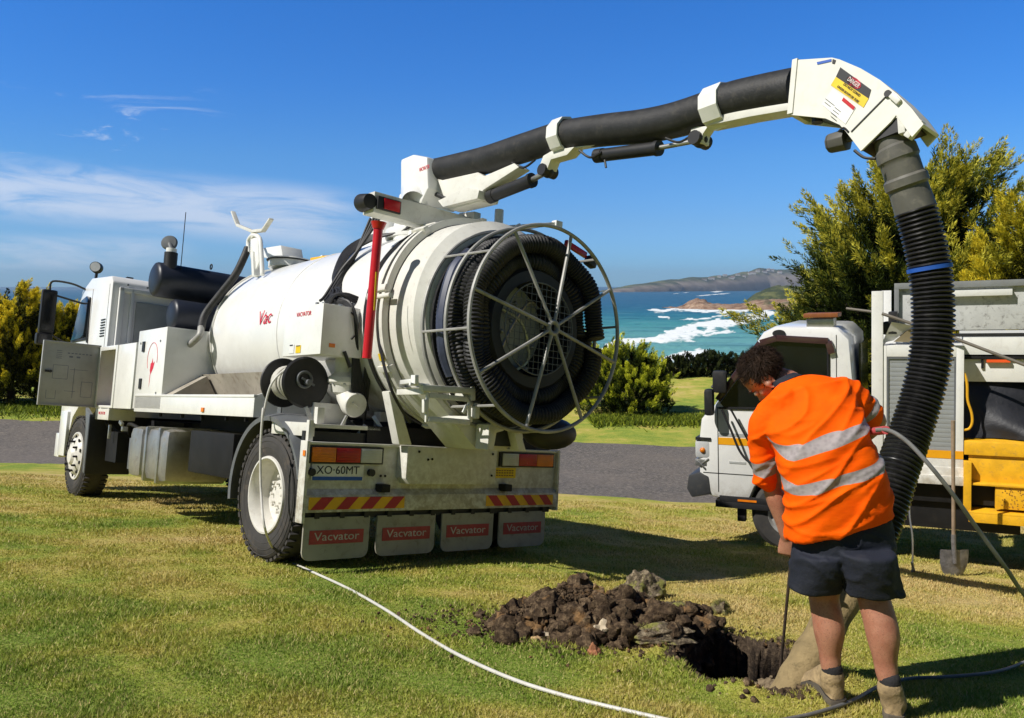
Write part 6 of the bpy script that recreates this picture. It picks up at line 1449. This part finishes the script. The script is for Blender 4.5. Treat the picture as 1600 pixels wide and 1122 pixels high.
sb.loft([oval(Q(c[0], c[1], y), w_, t_, s_, l_) for c, y, w_, t_, s_, l_ in RG])
limb(sb, [Q(1232, 640, 3.53), Q(1200, 660, 3.57), Q(1192, 700, 3.60), Q(1196, 738, 3.62), Q(1197, 750, 3.625)], [.10, .078, .064, .054, .054])
limb(sb, [Q(1290, 630, 3.53), Q(1322, 620, 3.53), Q(1342, 634, 3.54), Q(1356, 648, 3.55)], [.11, .082, .066, .060])
sb.v = [tuple(MI @ Vector(v)) for v in sb.v]
loc = np.array(list(man.location))
def wr(V, N):
    W_ = V + loc; out = V.copy()
    for i in range(len(V)):
        x, y, z = W_[i]
        # folds running from the left hip up to the right shoulder, and across the lower back
        f = mnoise.noise(Vector((x * 2.0 + z * 1.2, y * 3, (z * 1.0 - x * .55) * 13)))
        r1 = 1 - abs(mnoise.noise(Vector((x * 2.5 + z * 2, y * 2, (z - x * .95) * 9 + 3)))) * 2.2; r1 = max(0, r1) ** 3
        r2 = 1 - abs(mnoise.noise(Vector((x * 3.5 + 7, y * 3, (z - x * .30) * 12 + 8)))) * 2.4; r2 = max(0, r2) ** 3
        g_ = mnoise.noise(Vector((x * 6 + 4, y * 5, z * 6)))
        k = mnoise.noise(Vector((x * 9 + 2, y * 5, (z - x * .8) * 26)))
        out[i] += N[i] * (.008 * f + .006 * g_ + .0028 * k + .011 * r1 + .007 * r2 - .004)
    return out
ORNG = bpy.data.materials.new('hi_vis_orange'); ORNG.use_nodes = True; T = NT(ORNG.node_tree); b_ = T.n['Principled BSDF']; g = T.new('ShaderNodeTexCoord').outputs['Object']
def band_mask(a2, b2, y, hw, region=None):
    """band through two photo places at depth y; returns a factor socket"""
    A = MI @ Q(*a2, y); B = MI @ Q(*b2, y); t = (B - A).normalized(); n_ = Vector((-t.z, -.30 * 1, t.x)); n_ = (n_ - t * n_.dot(t)).normalized(); n_ = n_ if n_.z > 0 else -n_
    d = n_.dot((A + B) / 2)
    vm = T.new('ShaderNodeVectorMath', operation='DOT_PRODUCT'); T.put(vm.inputs[0], g); vm.inputs[1].default_value = n_
    # the bands sag: bend by the squared distance along t
    vt = T.new('ShaderNodeVectorMath', operation='DOT_PRODUCT'); T.put(vt.inputs[0], g); vt.inputs[1].default_value = t
    al = T.math('SUBTRACT', vt.outputs['Value'], t.dot((A + B) / 2)); sag = T.math('MULTIPLY', T.math('MULTIPLY', al, al), .55)
    dist = T.math('ABSOLUTE', T.math('SUBTRACT', T.math('ADD', T.math('SUBTRACT', vm.outputs['Value'], d), sag), .0))
    m_ = T.math('LESS_THAN', dist, hw)
    if region:
        c_, r_, inside = region; dn = T.new('ShaderNodeVectorMath', operation='DISTANCE'); T.put(dn.inputs[0], g); dn.inputs[1].default_value = MI @ c_
        m_ = T.math('MULTIPLY', m_, T.math('LESS_THAN' if inside else 'GREATER_THAN', dn.outputs['Value'], r_))
    return m_
cL = Q(1194, 735, 3.62); cR = Q(1352, 642, 3.55)
m1 = band_mask((1214, 706), (1340, 655), 3.38, .020, (Q(1190, 706, 3.60), .125, False)); m1 = T.math('MULTIPLY', m1, T.math('SUBTRACT', 1.0, band_mask((0, 0), (1, 0), 3.4, 99, (Q(1368, 640, 3.55), .125, True))))
m2 = band_mask((1224, 768), (1372, 718), 3.32, .020)
m3 = band_mask((1180, 737), (1212, 728), 3.60, .018, (cL, .090, True)); m4 = band_mask((1337, 660), (1357, 634), 3.53, .015, (cR, .085, True))
mm = T.math('MAXIMUM', T.math('MAXIMUM', m1, m2), T.math('MAXIMUM', m3, m4))
wv = T.new('ShaderNodeTexVoronoi'); T.put(wv.inputs['Vector'], g); wv.inputs['Scale'].default_value = 55
gc = T.mix(T.smooth(wv.outputs['Distance'], .1, .7), (.29, .255, .26), (.36, .32, .32))
oc = T.mix(T.smooth(T.noise(g, 8.0, 4.0, .6), .3, .7), (1.0, .100, .0), (1.0, .125, .0))
T.put(b_.inputs['Base Color'], T.mix(mm, oc, gc)); T.put(b_.inputs['Roughness'], T.math('SUBTRACT', .8, T.math('MULTIPLY', mm, .35))); b_.inputs['Specular IOR Level'].default_value = .12
bp = T.new('ShaderNodeBump'); bp.inputs['Distance'].default_value = .004; T.put(bp.inputs['Height'], T.noise(T.vmul(g, (1, 1, 2.2)), 11.0, 4.0, .55)); T.l.new(bp.outputs[0], b_.inputs['Normal'])
fused('shirt', sb, .0075, 3, ORNG, man, wr)
b = MB(); cc = [Q(1236, 598, 3.61) + v for v in (Vector((0, 0, 0)),)]
ov = oval(Q(1232, 600, 3.60), .072, .066, .45, .6, 24); ov2 = oval(Q(1222, 596, 3.62), .066, .062, .5, .65, 24); b.loft([ov, ov2]); b.v = [tuple(MI @ Vector(v)) for v in b.v]; b.build('collar', mat('navy_cloth', (.012, .014, .024), .8, var=.3, bump=.003, bscale=90), man)
# shorts -----------------------------------------------------------
so = MB()
so.loft([oval(Q(1312, 812, 3.41), .190, .135, .15, 0), oval(Q(1316, 845, 3.42), .205, .150, .08, 0), oval(Q(1318, 872, 3.42), .212, .150, .0, 0), oval(Q(1320, 886, 3.42), .19, .13, .0, 0)])
so.loft([oval(Q(1282, 862, YL + .0), .102, .112, 0, 0, 28, 2.2), oval(Q(1276, 895, YL + .01), .100, .105, -.0, 0, 28, 2.2), oval(Q(1272, 921, YL + .02), .102, .100, .0, 0, 28, 2.2)])
so.loft([oval(Q(1352, 862, YR + .06), .106, .112, 0, 0, 28, 2.2), oval(Q(1360, 895, YR + .07), .106, .108, 0, 0, 28, 2.2), oval(Q(1366, 925, YR + .08), .108, .102, .03, 0, 28, 2.2)])
so.v = [tuple(MI @ Vector(v)) for v in so.v]
def wr2(V, N):
    W_ = V + loc; out = V.copy()
    for i in range(len(V)):
        x, y, z = W_[i]
        out[i] += N[i] * (.011 * mnoise.noise(Vector((x * 12, y * 9, z * 4))) + .009 * max(0, 1 - 2.4 * abs(mnoise.noise(Vector((x * 7 + z * 5, y * 4, z * 6))))) ** 3 + .005 * mnoise.noise(Vector((x * 10, y * 9, z * 26))))
    return out
fused('shorts', so, .0075, 2, mat('navy_shorts', (.012, .015, .027), .8, var=.3, dirt=.3, dirtcol=(.035, .036, .042), scale=5, bump=.003, bscale=60), man, wr2)
# hair -------------------------------------------------------------
HAIR = mat('dark_hair', (.028, .016, .010), .7, var=.5, scale=30, spec=.15)
hb_ = MB(); rs_ = []; m, n = 16, 26
for j in range(m + 1):
    t = math.pi * j / m; row = []
    for i in range(n):
        a = 2 * math.pi * i / n; d = Vector((math.sin(t) * math.cos(a), math.sin(t) * math.sin(a), -math.cos(t)))
        k = 1.0 + .07 * mnoise.noise(d * 4.5)
        y_ = d.y * (.112 if d.y < 0 else .098)
        row.append(MI @ H(d.x * .081 * k, -.020 + y_ * k * .95, .040 + d.z * .092 * k))
    rs_.append(row)
hb_.loft(rs_)
for k in range(5200):
    d = Vector((rnd.gauss(0, 1), rnd.gauss(0, 1), rnd.gauss(0, 1))).normalized()
    if d.y > .35 and d.z < .25: continue
    if d.z < -.75: continue
    p = Vector((d.x * .081, -.020 + d.y * (.105 if d.y < 0 else .092), .040 + d.z * .092))
    fl = (Vector((0, .55, -.55)) + Vector((rnd.gauss(0, .5), rnd.gauss(0, .5), rnd.gauss(0, .5)))); fl = (fl - d * fl.dot(d)).normalized()
    L = rnd.uniform(.012, .036); t = d.cross(fl).normalized() * .0016
    tip = p + fl * L + d * rnd.uniform(.003, .018)
    vs = [MI @ H(*(p - t)), MI @ H(*(p + t)), MI @ H(*tip)]; hb_.add(vs, [(0, 1, 2)])
hb_.build('hair', HAIR, man, ang=60)
for sgn in (-1, 1):
    b = MB(); b.sphere(MI @ H(sgn * .032, .075, .0), .0115, 12, 8); b.build('eye', mat('eye', (.55, .52, .48), .2), man)
    b = MB(); b.tube([MI @ H(sgn * .014, .092, .022), MI @ H(sgn * .034, .088, .028), MI @ H(sgn * .050, .074, .022)], .004, 6); b.build('eyebrow', HAIR, man)
b = MB(); b.tube([MI @ H(-.022, .082, -.062), MI @ H(0, .090, -.060), MI @ H(.022, .082, -.062)], .004, 6); b.build('mouth', mat('lips', (.35, .12, .09), .5), man)
# socks and boots ---------------------------------------------------
BOOT = mat('tan_suede', (.36, .26, .135), .9, var=.35, dirt=.9, dirtcol=(.15, .11, .065), scale=16, bump=.004, bscale=60)
SOLE = mat('boot_sole', (.10, .085, .065), .9, var=.3, dirt=.5)
def boot(F, an, dr, nm):
    dr = dr.normalized(); lat = Vector((dr.y, -dr.x, 0)); up = Vector((0, 0, 1)); h = F + dr * .0
    slope = Vector((0, 0, 0))
    def gp(t): q = h + dr * t; q.z = gzf(q.x, q.y); return q
    b = MB(); rs_ = []
    for t, w_, hh in ((-.035, .018, .05), (-.030, .032, .075), (.0, .038, .10), (.04, .037, .105), (.08, .036, .090), (.12, .040, .070), (.16, .046, .060), (.20, .048, .054), (.235, .040, .045), (.255, .022, .030)):
        c = gp(t) + up * (.030); rs_.append([c + lat * w_ * math.cos(a) * (1 if math.sin(a) < .3 else .85) + up * (hh * max(0, math.sin(a)) ** .8 if math.sin(a) > 0 else .022 * math.sin(a)) for a in [2 * math.pi * i / 20 for i in range(20)]])
    b.loft(rs_); sh0 = gp(.015) + up * .07; limb(b, [sh0, sh0.lerp(an, .6), an + Vector((0, 0, .0))], [.050, .048, .050], 18, 4)
    b.v = [tuple(MI @ Vector(v)) for v in b.v]; bo = fused('boot', b, .006, 2, BOOT, man)
    b = MB(); rs_ = []
    for zz in (-.004, .034):
        row = []
        for t, w_ in ((-.045, .02), (-.035, .036), (0, .043), (.06, .040), (.12, .045), (.18, .053), (.22, .050), (.255, .036), (.268, .014)): row.append(gp(t) + lat * w_ + up * zz)
        for t, w_ in reversed(((-.045, .02), (-.035, .036), (0, .043), (.06, .040), (.12, .045), (.18, .053), (.22, .050), (.255, .036), (.268, .014))): row.append(gp(t) - lat * w_ + up * zz)
        rs_.append(row)
    b.loft(rs_); b.v = [tuple(MI @ Vector(v)) for v in b.v]; b.build('sole', SOLE, bo, .003)
    b = MB()
    for k in range(5):
        c = sh0.lerp(an, .15 + .17 * k) + dr * .046; b.tube([MI @ (c - lat * .02), MI @ (c + dr * .006), MI @ (c + lat * .02)], .0035, 6)
    b.build('laces', mat('lace', (.30, .24, .16), .9), bo)
    b = MB(); limb(b, [an + Vector((0, 0, -.02)), an + Vector((0, 0, .012)), an + Vector((0, .0, .032))], [.040, .0425, .0425], 18, 4); b.v = [tuple(MI @ Vector(v)) for v in b.v]; b.build('sock', mat('dark_sock', (.030, .028, .030), .9, var=.4, bump=.003, bscale=120), man)
boot(LF, ankL, Vector((-.16, .95, 0)), 'L'); boot(RF, ankR, Vector((.42, .9, 0)), 'R')

# lance held in his left hand; trigger fitting at the hose end in his right
b = MB(); rt = gL + Vector((.028, .026, .14)); rb = rodB + Vector((0, 0, -.06)); b.tube([rt, gL + Vector((.030, .026, 0)), rb], .0075, 8)
o = b.build('digging_rod', mat('rusty_rod', (.075, .050, .035), .8, var=.4, dirt=.5, dirtcol=(.15, .11, .07)), None); tag(o, 'thin rusty steel rod held upright at the edge of the hole', 'rod')
e = empty('hose_gun', Matrix.Translation(Q(1352, 680, 3.66)), 'pink red trigger grip on the end of the grey pressure hose', 'spray gun')
I0 = Matrix.Translation(-Q(1352, 680, 3.66))
a_, c_ = Q(1352, 678, 3.64), P(1372, 672, 3.31 * 1.0); c_ = hp2[0]
b = MB(); b.tube([I0 @ a_, I0 @ a_.lerp(c_, .5), I0 @ (c_ + (hp2[1] - hp2[0]) * .9)], .017, 12); b.build('grip', mat('pink_red_rubber', (.60, .10, .11), .5), e)
b = MB(); b.tube([I0 @ a_, I0 @ (a_ + Vector((-.06, .10, -.10)))], .010, 10); b.build('nozzle', STEEL, e)
